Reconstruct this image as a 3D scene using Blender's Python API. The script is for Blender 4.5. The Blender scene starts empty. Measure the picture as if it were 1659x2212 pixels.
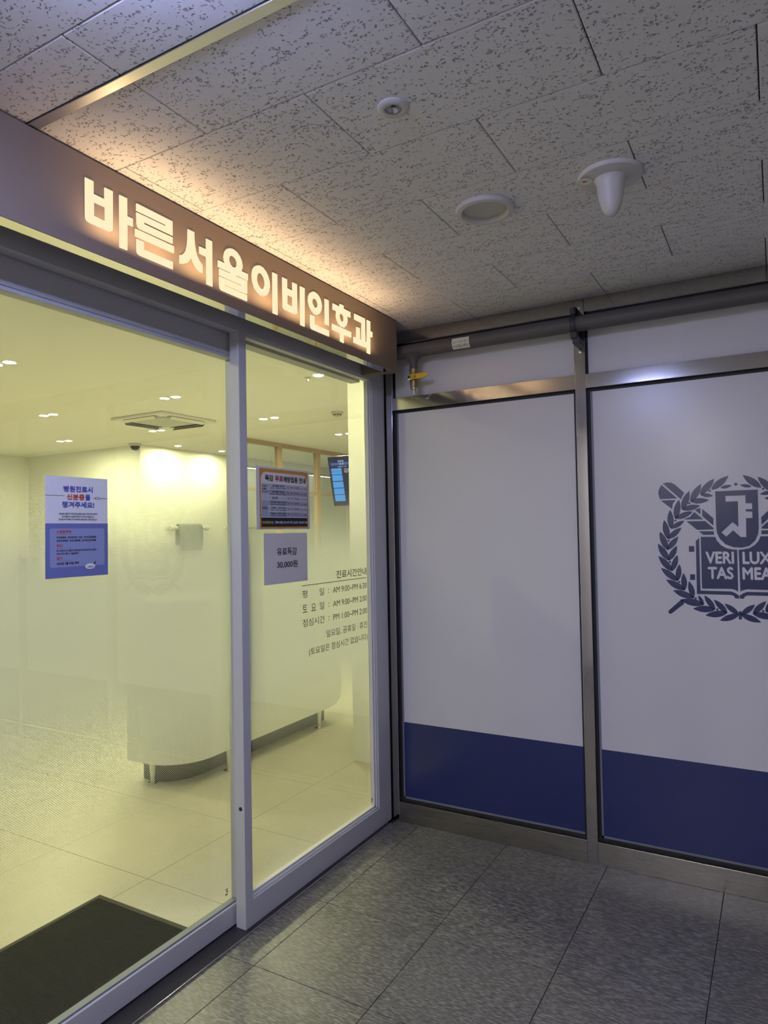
import bpy, bmesh, math, random
from mathutils import Vector, Matrix

# ------------------------------------------------------------------ camera, world, lights, exposure
scene = bpy.context.scene
COL = scene.collection
random.seed(7)
FPX, IW = 1482.16, 1659.0
YAW, PITCH, ROLL = 0.519767629, 0.027713486, -0.0184494143
CAM = Vector((1.2063, -2.7258, 1.4388))
H = 2.437                     # corridor ceiling
HC = 2.587                    # clinic ceiling

def make_camera():
    fwd = Vector((-math.sin(YAW) * math.cos(PITCH), math.cos(YAW) * math.cos(PITCH), math.sin(PITCH)))
    right = Vector((math.cos(YAW), math.sin(YAW), 0))
    up = right.cross(fwd)
    c, s = math.cos(ROLL), math.sin(ROLL)
    r2, u2 = right * c + up * s, up * c - right * s
    cd = bpy.data.cameras.new('camera')
    cd.sensor_fit = 'HORIZONTAL'; cd.sensor_width = 36.0
    cd.lens = FPX / IW * 36.0
    cd.clip_start = 0.02
    o = bpy.data.objects.new('camera', cd)
    m = Matrix((r2, u2, -fwd)).transposed().to_4x4()
    m.translation = CAM
    o.matrix_world = m
    COL.objects.link(o)
    scene.camera = o
make_camera()

world = bpy.data.worlds.new('world'); scene.world = world
world.use_nodes = True
world.node_tree.nodes['Background'].inputs[0].default_value = (0.75, 0.8, 1.0, 1)
world.node_tree.nodes['Background'].inputs[1].default_value = 0.0

scene.view_settings.view_transform = 'Standard'
scene.view_settings.look = 'None'
scene.view_settings.gamma = 1.0
scene.view_settings.use_curve_mapping = False
scene.view_settings.exposure = 0.0
scene.cycles.sample_clamp_indirect = 6.0
scene.cycles.max_bounces = 7
scene.cycles.diffuse_bounces = 4
scene.cycles.glossy_bounces = 3
scene.cycles.transparent_max_bounces = 10
scene.cycles.use_light_tree = False
scene.cycles.caustics_reflective = False
scene.cycles.caustics_refractive = False

CORRIDOR_LIGHT = 95.0        # radiance of the bluish corridor lamp near the entrance
FAR_LAMP_LIGHT = 205.0        # radiance of the whiter lamp farther down the corridor
CLINIC_LIGHT = 840.0          # radiance of the clinic downlights
SIGN_WATTS = 0.30              # power of the unseen lamp added before each syllable
CORRIDOR_TINT = (0.42, 0.49, 1.0)
FAR_LAMP_TINT = (1.0, 0.94, 0.97)
CLINIC_TINT = (0.97, 0.95, 0.51)
SIGN_TINT = (1.0, 0.66, 0.33)

# ------------------------------------------------------------------ materials
MATS = {}
def nt(name):
    m = bpy.data.materials.new(name); m.use_nodes = True
    MATS[name] = m
    return m, m.node_tree, m.node_tree.nodes, m.node_tree.links, m.node_tree.nodes['Principled BSDF']

def plain(name, col, rough=0.5, metal=0.0, spec=0.5, bump=0.0, bscale=200.0, var=0.0, coat=0.0):
    m, t, n, l, b = nt(name)
    b.inputs['Base Color'].default_value = (*col, 1)
    b.inputs['Roughness'].default_value = rough
    b.inputs['Metallic'].default_value = metal
    b.inputs['Specular IOR Level'].default_value = spec
    b.inputs['Coat Weight'].default_value = coat
    tc = n.new('ShaderNodeTexCoord')
    nz = n.new('ShaderNodeTexNoise'); nz.inputs['Scale'].default_value = bscale
    nz.inputs['Detail'].default_value = 3
    l.new(tc.outputs['Object'], nz.inputs['Vector'])
    if var > 0:
        mx = n.new('ShaderNodeMix'); mx.data_type = 'RGBA'
        mx.inputs[6].default_value = (*[c * (1 - var) for c in col], 1)
        mx.inputs[7].default_value = (*[min(1, c * (1 + var)) for c in col], 1)
        l.new(nz.outputs[0], mx.inputs[0]); l.new(mx.outputs[2], b.inputs['Base Color'])
    if bump > 0:
        bp = n.new('ShaderNodeBump'); bp.inputs['Strength'].default_value = bump
        bp.inputs['Distance'].default_value = 0.002
        l.new(nz.outputs[0], bp.inputs['Height']); l.new(bp.outputs[0], b.inputs['Normal'])
    return m

def emit(name, col, strength, lamp=False):
    m, t, n, l, b = nt(name)
    if not lamp: m.cycles.emission_sampling = 'NONE'      # dim glow: found by chance, not aimed at
    e = n.new('ShaderNodeEmission')
    e.inputs[0].default_value = (*col, 1); e.inputs[1].default_value = strength
    l.new(e.outputs[0], n['Material Output'].inputs[0])
    n.remove(b)
    return m

def math_node(n, l, op, a, b=None, clamp=False):
    q = n.new('ShaderNodeMath'); q.operation = op; q.use_clamp = clamp
    for i, v in enumerate((a, b)):
        if v is None: continue
        if isinstance(v, (int, float)): q.inputs[i].default_value = v
        else: l.new(v, q.inputs[i])
    return q.outputs[0]

def brushed(name, col, rough, stretch, amount=0.10, bump=0.0):
    """brushed metal: fine noise stretched along the grain drives the roughness and a faint relief"""
    m, t, n, l, b = nt(name)
    b.inputs['Base Color'].default_value = (*col, 1)
    b.inputs['Metallic'].default_value = 1.0
    tc = n.new('ShaderNodeTexCoord'); mp = n.new('ShaderNodeMapping')
    mp.inputs['Scale'].default_value = stretch
    nz = n.new('ShaderNodeTexNoise'); nz.inputs['Scale'].default_value = 1.0; nz.inputs['Detail'].default_value = 4
    l.new(tc.outputs['Object'], mp.inputs[0]); l.new(mp.outputs[0], nz.inputs['Vector'])
    r = n.new('ShaderNodeMapRange')
    r.inputs['To Min'].default_value = max(0.02, rough - amount); r.inputs['To Max'].default_value = rough + amount
    l.new(nz.outputs[0], r.inputs[0]); l.new(r.outputs[0], b.inputs['Roughness'])
    if bump:
        bp = n.new('ShaderNodeBump'); bp.inputs['Strength'].default_value = bump; bp.inputs['Distance'].default_value = 0.001
        l.new(nz.outputs[0], bp.inputs['Height']); l.new(bp.outputs[0], b.inputs['Normal'])
    return m

def ceiling_tile_mat():
    """mineral-fibre tile: small wormhole pits, in strings along the tile"""
    m, t, n, l, b = nt('ceiling_tile')
    b.inputs['Roughness'].default_value = 0.9
    b.inputs['Specular IOR Level'].default_value = 0.2
    tc = n.new('ShaderNodeTexCoord'); oi = n.new('ShaderNodeObjectInfo')
    off = math_node(n, l, 'MULTIPLY', oi.outputs['Random'], 37.0)
    add = n.new('ShaderNodeVectorMath'); add.operation = 'ADD'
    l.new(tc.outputs['Object'], add.inputs[0]); l.new(off, add.inputs[1])
    warp = n.new('ShaderNodeTexNoise'); warp.inputs['Scale'].default_value = 110; warp.inputs['Detail'].default_value = 0
    l.new(add.outputs[0], warp.inputs['Vector'])
    wsub = n.new('ShaderNodeVectorMath'); wsub.operation = 'MULTIPLY_ADD'
    wsub.inputs[1].default_value = (0.014, 0.012, 0); l.new(warp.outputs['Color'], wsub.inputs[0]); l.new(add.outputs[0], wsub.inputs[2])
    mp = n.new('ShaderNodeMapping'); mp.inputs['Scale'].default_value = (104, 150, 0)
    l.new(wsub.outputs[0], mp.inputs[0])
    vo = n.new('ShaderNodeTexVoronoi'); vo.voronoi_dimensions = '2D'; vo.inputs['Scale'].default_value = 1.0
    l.new(mp.outputs[0], vo.inputs['Vector'])
    # only some cells carry a pit, more of them inside long clusters
    clm = n.new('ShaderNodeMapping'); clm.inputs['Scale'].default_value = (16, 60, 1)
    l.new(add.outputs[0], clm.inputs[0])
    cl = n.new('ShaderNodeTexNoise'); cl.inputs['Scale'].default_value = 1.0; cl.inputs['Detail'].default_value = 0
    l.new(clm.outputs[0], cl.inputs['Vector'])
    sep = n.new('ShaderNodeSeparateColor'); l.new(vo.outputs['Color'], sep.inputs[0])
    pick = math_node(n, l, 'MULTIPLY', math_node(n, l, 'SUBTRACT', math_node(n, l, 'ADD', sep.outputs[0], cl.outputs[0]), 1.03), 0.95)
    rad = math_node(n, l, 'MINIMUM', pick, 0.34)
    d = math_node(n, l, 'SUBTRACT', rad, vo.outputs['Distance'])
    mr = n.new('ShaderNodeMapRange'); mr.interpolation_type = 'SMOOTHSTEP'
    mr.inputs['From Min'].default_value = -0.05; mr.inputs['From Max'].default_value = 0.14
    l.new(d, mr.inputs[0])
    mx = n.new('ShaderNodeMix'); mx.data_type = 'RGBA'
    mx.inputs[6].default_value = (0.82, 0.80, 0.815, 1); mx.inputs[7].default_value = (0.42, 0.41, 0.40, 1)
    l.new(mr.outputs[0], mx.inputs[0]); l.new(mx.outputs[2], b.inputs['Base Color'])
    h = math_node(n, l, 'SUBTRACT', 1.0, mr.outputs[0])
    bp = n.new('ShaderNodeBump'); bp.inputs['Strength'].default_value = 1.0; bp.inputs['Distance'].default_value = 0.0035
    l.new(h, bp.inputs['Height']); l.new(bp.outputs[0], b.inputs['Normal'])
    return m

def floor_tile_mat(name, dark, light, rough, streak=(17, 88, 1), speck=None, cloud=0.35):
    m, t, n, l, b = nt(name)
    tc = n.new('ShaderNodeTexCoord'); oi = n.new('ShaderNodeObjectInfo')
    off = math_node(n, l, 'MULTIPLY', oi.outputs['Random'], 53.0)
    add = n.new('ShaderNodeVectorMath'); add.operation = 'ADD'
    l.new(tc.outputs['Object'], add.inputs[0]); l.new(off, add.inputs[1])
    mp = n.new('ShaderNodeMapping'); mp.inputs['Scale'].default_value = streak
    mp.inputs['Rotation'].default_value = (0, 0, 0.06)
    l.new(add.outputs[0], mp.inputs[0])
    n1 = n.new('ShaderNodeTexNoise'); n1.inputs['Scale'].default_value = 2.6; n1.inputs['Detail'].default_value = 4; n1.inputs['Roughness'].default_value = 0.55
    l.new(mp.outputs[0], n1.inputs['Vector'])
    rp = n.new('ShaderNodeValToRGB'); rp.color_ramp.elements[0].position = 0.43; rp.color_ramp.elements[1].position = 0.72
    rp.color_ramp.elements[0].color = (*dark, 1); rp.color_ramp.elements[1].color = (*light, 1)
    l.new(n1.outputs[0], rp.inputs[0])
    n2 = n.new('ShaderNodeTexNoise'); n2.inputs['Scale'].default_value = 7; n2.inputs['Detail'].default_value = 2
    l.new(add.outputs[0], n2.inputs['Vector'])
    var = n.new('ShaderNodeMix'); var.data_type = 'RGBA'; var.blend_type = 'MULTIPLY'; var.inputs[0].default_value = cloud
    l.new(rp.outputs[0], var.inputs[6])
    g = n.new('ShaderNodeCombineColor')
    for i in range(3): l.new(math_node(n, l, 'ADD', n2.outputs[0], 0.5), g.inputs[i])
    l.new(g.outputs[0], var.inputs[7])
    out = var.outputs[2]
    if speck:
        vo = n.new('ShaderNodeTexVoronoi'); vo.inputs['Scale'].default_value = 170
        l.new(add.outputs[0], vo.inputs['Vector'])
        sp = n.new('ShaderNodeSeparateColor'); l.new(vo.outputs['Color'], sp.inputs[0])
        mask = math_node(n, l, 'MULTIPLY', math_node(n, l, 'GREATER_THAN', sp.outputs[0], 0.93), math_node(n, l, 'LESS_THAN', vo.outputs['Distance'], 0.30))
        mx = n.new('ShaderNodeMix'); mx.data_type = 'RGBA'; mx.inputs[7].default_value = (*speck, 1)
        l.new(mask, mx.inputs[0]); l.new(out, mx.inputs[6]); out = mx.outputs[2]
    l.new(out, b.inputs['Base Color'])
    rr = n.new('ShaderNodeMapRange'); rr.inputs['To Min'].default_value = rough - 0.08; rr.inputs['To Max'].default_value = rough + 0.1
    l.new(n1.outputs[0], rr.inputs[0]); l.new(rr.outputs[0], b.inputs['Roughness'])
    bp = n.new('ShaderNodeBump'); bp.inputs['Strength'].default_value = 0.12; bp.inputs['Distance'].default_value = 0.001
    l.new(n1.outputs[0], bp.inputs['Height']); l.new(bp.outputs[0], b.inputs['Normal'])
    return m

def glass_mat(name, tint=(0.985, 0.995, 0.985)):
    m, t, n, l, b = nt(name); n.remove(b)
    tr = n.new('ShaderNodeBsdfTransparent'); tr.inputs[0].default_value = (*tint, 1)
    gl = n.new('ShaderNodeBsdfGlossy'); gl.inputs['Roughness'].default_value = 0.0
    gl.inputs[0].default_value = (0.9, 0.9, 0.9, 1)
    lw = n.new('ShaderNodeLayerWeight'); lw.inputs[0].default_value = 0.5      # 1 - cos of the angle, same on both faces
    fr = math_node(n, l, 'ADD', math_node(n, l, 'MULTIPLY', math_node(n, l, 'POWER', lw.outputs['Facing'], 5.0), 0.96), 0.04)
    mx = n.new('ShaderNodeMixShader')
    l.new(fr, mx.inputs[0]); l.new(tr.outputs[0], mx.inputs[1]); l.new(gl.outputs[0], mx.inputs[2])
    l.new(mx.outputs[0], n['Material Output'].inputs[0])
    return m

def film_mat(name, z_bottom, z_low, z_high, z_top):
    """frosted film printed as round dots that shrink towards its upper and lower edge (object z = height on the pane)"""
    m, t, n, l, b = nt(name); n.remove(b)
    tc = n.new('ShaderNodeTexCoord'); sx = n.new('ShaderNodeSeparateXYZ')
    l.new(tc.outputs['Object'], sx.inputs[0])
    mp = n.new('ShaderNodeMapping'); mp.inputs['Rotation'].default_value = (math.radians(45), 0, 0)
    k = 1 / 0.0048
    mp.inputs['Scale'].default_value = (k, k, k)
    l.new(tc.outputs['Object'], mp.inputs[0])
    fr = n.new('ShaderNodeVectorMath'); fr.operation = 'FRACTION'; l.new(mp.outputs[0], fr.inputs[0])
    sb = n.new('ShaderNodeVectorMath'); sb.operation = 'SUBTRACT'; sb.inputs[1].default_value = (0.5, 0.5, 0.5); l.new(fr.outputs[0], sb.inputs[0])
    ml = n.new('ShaderNodeVectorMath'); ml.operation = 'MULTIPLY'; ml.inputs[1].default_value = (0, 1, 1); l.new(sb.outputs[0], ml.inputs[0])
    ln = n.new('ShaderNodeVectorMath'); ln.operation = 'LENGTH'; l.new(ml.outputs[0], ln.inputs[0])
    up = n.new('ShaderNodeMapRange'); up.inputs['From Min'].default_value = z_bottom; up.inputs['From Max'].default_value = z_low
    up.inputs['To Min'].default_value = 0.0; up.inputs['To Max'].default_value = 0.70; l.new(sx.outputs[2], up.inputs[0])
    dn = n.new('ShaderNodeMapRange'); dn.inputs['From Min'].default_value = z_high; dn.inputs['From Max'].default_value = z_top
    dn.inputs['To Min'].default_value = 0.70; dn.inputs['To Max'].default_value = 0.0; l.new(sx.outputs[2], dn.inputs[0])
    r = math_node(n, l, 'MINIMUM', up.outputs[0], dn.outputs[0])
    d = math_node(n, l, 'SUBTRACT', r, ln.outputs['Value'])
    mk = n.new('ShaderNodeMapRange'); mk.inputs['From Min'].default_value = -0.06; mk.inputs['From Max'].default_value = 0.06
    l.new(d, mk.inputs[0])
    cov = math_node(n, l, 'MULTIPLY', mk.outputs[0], 0.965)
    tr = n.new('ShaderNodeBsdfTransparent')
    tl = n.new('ShaderNodeBsdfTranslucent'); tl.inputs[0].default_value = (0.63, 0.66, 0.65, 1)
    df = n.new('ShaderNodeBsdfDiffuse'); df.inputs[0].default_value = (0.9, 0.9, 0.9, 1)
    fm = n.new('ShaderNodeMixShader'); fm.inputs[0].default_value = 0.22
    l.new(tl.outputs[0], fm.inputs[1]); l.new(df.outputs[0], fm.inputs[2])
    mx = n.new('ShaderNodeMixShader'); l.new(cov, mx.inputs[0]); l.new(tr.outputs[0], mx.inputs[1]); l.new(fm.outputs[0], mx.inputs[2])
    l.new(mx.outputs[0], n['Material Output'].inputs[0])
    return m

def mat_ribbed():
    m, t, n, l, b = nt('black_mat')
    b.inputs['Base Color'].default_value = (0.022, 0.023, 0.022, 1); b.inputs['Roughness'].default_value = 0.85
    b.inputs['Specular IOR Level'].default_value = 0.15
    tc = n.new('ShaderNodeTexCoord')
    wv = n.new('ShaderNodeTexWave'); wv.bands_direction = 'Y'; wv.inputs['Scale'].default_value = 42
    l.new(tc.outputs['Object'], wv.inputs['Vector'])
    nz = n.new('ShaderNodeTexNoise'); nz.inputs['Scale'].default_value = 500; l.new(tc.outputs['Object'], nz.inputs['Vector'])
    hh = math_node(n, l, 'ADD', wv.outputs['Fac'], nz.outputs[0])
    bp = n.new('ShaderNodeBump'); bp.inputs['Strength'].default_value = 0.7; bp.inputs['Distance'].default_value = 0.003
    l.new(hh, bp.inputs['Height']); l.new(bp.outputs[0], b.inputs['Normal'])
    return m

ceiling_tile_mat(); mat_ribbed()
floor_tile_mat('corridor_floor', (0.100, 0.094, 0.085), (0.36, 0.345, 0.32), 0.32)
floor_tile_mat('clinic_floor', (0.50, 0.47, 0.40), (0.53, 0.50, 0.43), 0.38, streak=(4, 4, 1), speck=(0.22, 0.19, 0.14), cloud=0.08)
glass_mat('clear_glass'); glass_mat('partition_glass', (0.95, 0.98, 0.98))
plain('grout', (0.04, 0.038, 0.036), 0.9)
plain('clinic_grout', (0.30, 0.27, 0.22), 0.9)
plain('tile_gap', (0.12, 0.115, 0.11), 0.95)
plain('white_aluminium', (0.60, 0.60, 0.63), 0.42)
plain('bead_aluminium', (0.74, 0.73, 0.72), 0.4)
plain('rubber', (0.02, 0.02, 0.025), 0.6)
plain('dark_track', (0.085, 0.08, 0.08), 0.3, metal=0.6)
brushed('stainless_x', (0.52, 0.50, 0.475), 0.10, (4, 300, 900), 0.05)
brushed('stainless_base', (0.40, 0.38, 0.34), 0.28, (3, 300, 700), 0.08)
brushed('stainless_z', (0.50, 0.48, 0.455), 0.09, (900, 300, 4), 0.04)
brushed('ceiling_strip', (0.80, 0.78, 0.76), 0.34, (3, 600, 600), 0.08)
brushed('chrome', (0.75, 0.75, 0.74), 0.12, (50, 50, 50), 0.04)
plain('panel_white', (0.71, 0.70, 0.75), 0.24, spec=0.35)
plain('panel_blue', (0.024, 0.036, 0.140), 0.26)
plain('crest_blue', (0.020, 0.034, 0.120), 0.26)
plain('bead_grey', (0.20, 0.22, 0.26), 0.45)
plain('pipe_grey', (0.105, 0.100, 0.098), 0.55, bump=0.06, bscale=300)
plain('clamp_dark', (0.05, 0.05, 0.055), 0.5, metal=0.3)
plain('brass', (0.33, 0.25, 0.12), 0.42, metal=0.8, var=0.1, bscale=90)
plain('valve_yellow', (0.80, 0.50, 0.03), 0.45)
plain('label_white', (0.80, 0.78, 0.70), 0.6)
plain('ink_black', (0.012, 0.011, 0.011), 0.55)
plain('sign_face', (0.215, 0.165, 0.125), 0.55, spec=0.25)
brushed('sign_under', (0.72, 0.70, 0.66), 0.07, (500, 4, 500), 0.03)
plain('device_white', (0.62, 0.60, 0.58), 0.4)
plain('device_diffuser', (0.52, 0.50, 0.47), 0.6)
plain('device_dark', (0.03, 0.03, 0.03), 0.3)
plain('sticker_red', (0.5, 0.03, 0.03), 0.6)
plain('clinic_wall', (0.88, 0.88, 0.84), 0.7)
plain('clinic_ceiling', (0.90, 0.89, 0.86), 0.8)
plain('corridor_wall', (0.70, 0.69, 0.68), 0.7)
plain('desk_white', (0.86, 0.86, 0.81), 0.3)
plain('desk_plinth', (0.05, 0.055, 0.05), 0.7)
plain('beige_frame', (0.50, 0.37, 0.24), 0.55)
plain('ac_white', (0.80, 0.79, 0.75), 0.45)
plain('ac_grille', (0.55, 0.55, 0.52), 0.6)
plain('cloth_grey', (0.20, 0.23, 0.19), 0.9, bump=0.2, bscale=250)
plain('rail_white', (0.62, 0.62, 0.55), 0.4)
plain('paper_white', (0.86, 0.845, 0.80), 0.75)
plain('paper_grey', (0.80, 0.78, 0.76), 0.75)
plain('print_periwinkle', (0.17, 0.20, 0.44), 0.7)
plain('print_pale_blue', (0.31, 0.35, 0.54), 0.7)
plain('print_violet', (0.10, 0.10, 0.42), 0.7)
plain('print_red', (0.62, 0.09, 0.04), 0.7)
plain('print_orange', (0.70, 0.33, 0.06), 0.7)
plain('print_cell', (0.42, 0.46, 0.56), 0.7)
plain('print_cell_light', (0.58, 0.60, 0.68), 0.7)
plain('print_maroon', (0.42, 0.02, 0.06), 0.7)
plain('print_navy', (0.010, 0.012, 0.035), 0.6)
plain('print_yellow', (0.72, 0.62, 0.06), 0.7)
plain('mat_border', (0.055, 0.053, 0.045), 0.8)
plain('tv_black', (0.02, 0.02, 0.022), 0.3)
plain('bottle_white', (0.7, 0.72, 0.66), 0.4)
plain('box_green', (0.35, 0.42, 0.33), 0.6)
emit('letter_glow', (1.15, 0.88, 0.55), 1.0)
emit('corridor_lamp', CORRIDOR_TINT, CORRIDOR_LIGHT, True)
emit('far_corridor_lamp', FAR_LAMP_TINT, FAR_LAMP_LIGHT, True)
emit('downlight_lens', CLINIC_TINT, CLINIC_LIGHT, True)
emit('linear_lamp', (1.0, 0.97, 0.8), 6.0)
emit('screen_dark', (0.035, 0.038, 0.05), 1.0)
emit('screen_blue', (0.10, 0.36, 0.75), 1.0)
emit('screen_band', (0.07, 0.13, 0.38), 1.0)
emit('screen_text', (0.75, 0.85, 0.9), 1.0)
emit('screen_ink', (0.03, 0.16, 0.36), 1.0)
film_mat('film_sliding', 0.40, 1.02, 1.28, 1.66)
film_mat('film_fixed', 0.44, 0.95, 1.28, 1.66)

# ------------------------------------------------------------------ mesh helpers
def link(name, me, mat, parent=None, kind=None):
    o = bpy.data.objects.new(name, me)
    COL.objects.link(o)
    if mat is not None:
        me.materials.clear(); me.materials.append(MATS[mat])
    if parent is not None:
        o.parent = parent
    if kind: o['kind'] = kind
    return o

def wloc(o):
    v = Vector((0, 0, 0))
    while o is not None:
        v += o.location; o = o.parent
    return v

class MB:
    """collects shapes given in world metres; build() links them as one mesh object under a parent"""
    def __init__(self): self.v = []; self.f = []; self.smooth = []
    def raw(self, vs, fs, smooth=False):
        k = len(self.v); self.v += [tuple(p) for p in vs]
        for f in fs: self.f.append([i + k for i in f]); self.smooth.append(smooth)
        return self
    def box(self, x0, x1, y0, y1, z0, z1, bev=0.0):
        if bev <= 0:
            vs = [(x, y, z) for z in (z0, z1) for y in (y0, y1) for x in (x0, x1)]
            return self.raw(vs, [(0, 2, 3, 1), (4, 5, 7, 6), (0, 1, 5, 4), (2, 6, 7, 3), (0, 4, 6, 2), (1, 3, 7, 5)])
        bm = bmesh.new(); bmesh.ops.create_cube(bm, size=1)
        bmesh.ops.scale(bm, vec=(x1 - x0, y1 - y0, z1 - z0), verts=bm.verts)
        bmesh.ops.bevel(bm, geom=bm.edges[:], offset=bev, segments=2, profile=0.5, affect='EDGES')
        bmesh.ops.translate(bm, vec=((x0 + x1) / 2, (y0 + y1) / 2, (z0 + z1) / 2), verts=bm.verts)
        bm.verts.index_update()
        vs = [v.co[:] for v in bm.verts]; fs = [[v.index for v in f.verts] for f in bm.faces]; bm.free()
        return self.raw(vs, fs)
    def tube(self, a, b, r0, r1=None, seg=24, caps=True):
        r1 = r0 if r1 is None else r1
        a, b = Vector(a), Vector(b); d = (b - a).normalized()
        u = d.orthogonal().normalized(); w = d.cross(u)
        vs = []
        for p, r in ((a, r0), (b, r1)):
            for i in range(seg):
                t = 2 * math.pi * i / seg
                vs.append(p + u * (r * math.cos(t)) + w * (r * math.sin(t)))
        self.raw(vs, [(i, (i + 1) % seg, seg + (i + 1) % seg, seg + i) for i in range(seg)], True)
        if caps: self.raw(vs, [list(range(seg))[::-1], list(range(seg, 2 * seg))])
        return self
    def lathe(self, c, prof, seg=32, axis=(0, 0, 1), sx=1.0, sy=1.0):
        """profile of (radius, height along axis) around c"""
        ax = Vector(axis).normalized(); u = ax.orthogonal().normalized()
        if abs(ax.z) > 0.99: u = Vector((1, 0, 0))
        w = ax.cross(u); c = Vector(c); vs = []; fs = []
        for r, h in prof:
            for i in range(seg):
                t = 2 * math.pi * i / seg
                vs.append(c + u * (r * sx * math.cos(t)) + w * (r * sy * math.sin(t)) + ax * h)
        for k in range(len(prof) - 1):
            for i in range(seg):
                j = (i + 1) % seg
                fs.append((k * seg + i, k * seg + j, (k + 1) * seg + j, (k + 1) * seg + i))
        return self.raw(vs, fs, True)
    def disc(self, c, r, n, seg=28):
        n = Vector(n).normalized(); u = n.orthogonal().normalized(); w = n.cross(u); c = Vector(c)
        vs = [c + u * (r * math.cos(2 * math.pi * i / seg)) + w * (r * math.sin(2 * math.pi * i / seg)) for i in range(seg)]
        return self.raw(vs, [list(range(seg))])
    def mesh(self, name, origin=(0, 0, 0)):
        me = bpy.data.meshes.new(name)
        o = Vector(origin)
        me.from_pydata([Vector(p) - o for p in self.v], [], self.f)
        for p, s in zip(me.polygons, self.smooth): p.use_smooth = s
        if any(self.smooth): me.set_sharp_from_angle(angle=math.radians(38))
        me.update()
        return me
    def build(self, name, mat, parent=None, kind=None):
        org = wloc(parent) if parent is not None else (0, 0, 0)
        return link(name, self.mesh(name, org), mat, parent, kind)
    def place(self, name, mat, origin):
        """top-level mesh object with its own origin"""
        o = link(name, self.mesh(name, origin), mat); o.location = origin
        return o

def thing(name, label, cat, loc, group=None):
    o = bpy.data.objects.new(name, None); o.empty_display_size = 0.05
    COL.objects.link(o); o.location = loc
    return tag(o, label, cat, group)

def tag(o, label, cat, group=None):
    o['label'] = label; o['category'] = cat
    if group: o['group'] = group
    return o

def structure(name, loc, label=None):
    o = bpy.data.objects.new(name, None); o.empty_display_size = 0.05
    COL.objects.link(o); o.location = loc; o['kind'] = 'structure'
    if label: o['label'] = label
    return o

def flat_mesh(name, loops, origin, u, v, depth=0.0, back=0.0, parent=None):
    """2D outlines (with holes) filled and given a thickness; local (a, b) -> origin + a*u + b*v"""
    c = bpy.data.curves.new(name, 'CURVE'); c.dimensions = '2D'; c.fill_mode = 'BOTH'
    c.extrude = depth / 2
    for pts in loops:
        sp = c.splines.new('POLY'); sp.points.add(len(pts) - 1); sp.use_cyclic_u = True
        for p, q in zip(sp.points, pts): p.co = (q[0], q[1], 0, 1)
    o = bpy.data.objects.new(name, c)
    me = bpy.data.meshes.new_from_object(o)
    bpy.data.objects.remove(o); bpy.data.curves.remove(c)
    u, v = Vector(u), Vector(v); n = u.cross(v)
    org = Vector(origin) - (wloc(parent) if parent is not None else Vector((0, 0, 0)))
    for q in me.vertices:
        a, b, z = q.co
        q.co = org + u * a + v * b + n * (z + depth / 2)
    me.name = name
    return me

def flat(name, loops, origin, u, v, depth, mat, parent):
    return link(name, flat_mesh(name, loops, origin, u, v, depth, parent=parent), mat, parent)

TYPE = []                     # one type-setting curve, kept so that its glyphs stay loaded
def text(name, body, origin, u, v, width, height, mat, parent, align='L', bold=0.0, keep=False, depth=0.0):
    """lettering set to an exact width and height (metres) on the plane u, v; origin = lower left (L), middle (C) or right (R)"""
    if not TYPE:
        c = bpy.data.curves.new('type', 'FONT'); c.size = 1.0; c.resolution_u = 3
        TYPE.append(bpy.data.objects.new('type', c))
    TYPE[0].data.body = body
    me = bpy.data.meshes.new_from_object(TYPE[0])
    if bold > 0:              # heavier strokes: the outline repeated a little to each side
        V = [q.co.copy() for q in me.vertices]; F = [list(f.vertices) for f in me.polygons]; n = len(V)
        vs, fs = [], []
        for k, (dx, dy) in enumerate(((0, 0), (bold, 0), (-bold, 0), (0, bold), (0, -bold))):
            vs += [(c.x + dx, c.y + dy, 0.00006 * k) for c in V]; fs += [[i + k * n for i in f] for f in F]
        me = bpy.data.meshes.new(name); me.from_pydata(vs, [], fs); me.update()
    xs = [q.co.x for q in me.vertices]; ys = [q.co.y for q in me.vertices]
    x0, x1, y0, y1 = min(xs), max(xs), min(ys), max(ys)
    sx = width / (x1 - x0) if width else height / (y1 - y0)
    sy = height / (y1 - y0) if height else sx
    wd = sx * (x1 - x0)
    sh = {'L': 0, 'C': -wd / 2, 'R': -wd}[align]
    u, v = Vector(u), Vector(v)
    org = Vector(origin) - (wloc(parent) if parent is not None else Vector((0, 0, 0)))
    for q in me.vertices:
        q.co = org + u * ((q.co.x - x0) * sx + sh) + v * ((q.co.y - y0) * sy) + u.cross(v) * q.co.z
    me.name = name
    return link(name, me, mat, parent)

def rounded(x0, x1, y0, y1, r, seg=6):
    pts = []
    for cx, cy, a0 in ((x1 - r, y1 - r, 0), (x0 + r, y1 - r, 90), (x0 + r, y0 + r, 180), (x1 - r, y0 + r, 270)):
        for i in range(seg + 1):
            t = math.radians(a0 + 90 * i / seg)
            pts.append((cx + r * math.cos(t), cy + r * math.sin(t)))
    return pts
def rect(x0, x1, y0, y1): return [(x0, y0), (x1, y0), (x1, y1), (x0, y1)]
YU, ZU, XU = (0, 1, 0), (0, 0, 1), (1, 0, 0)

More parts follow.
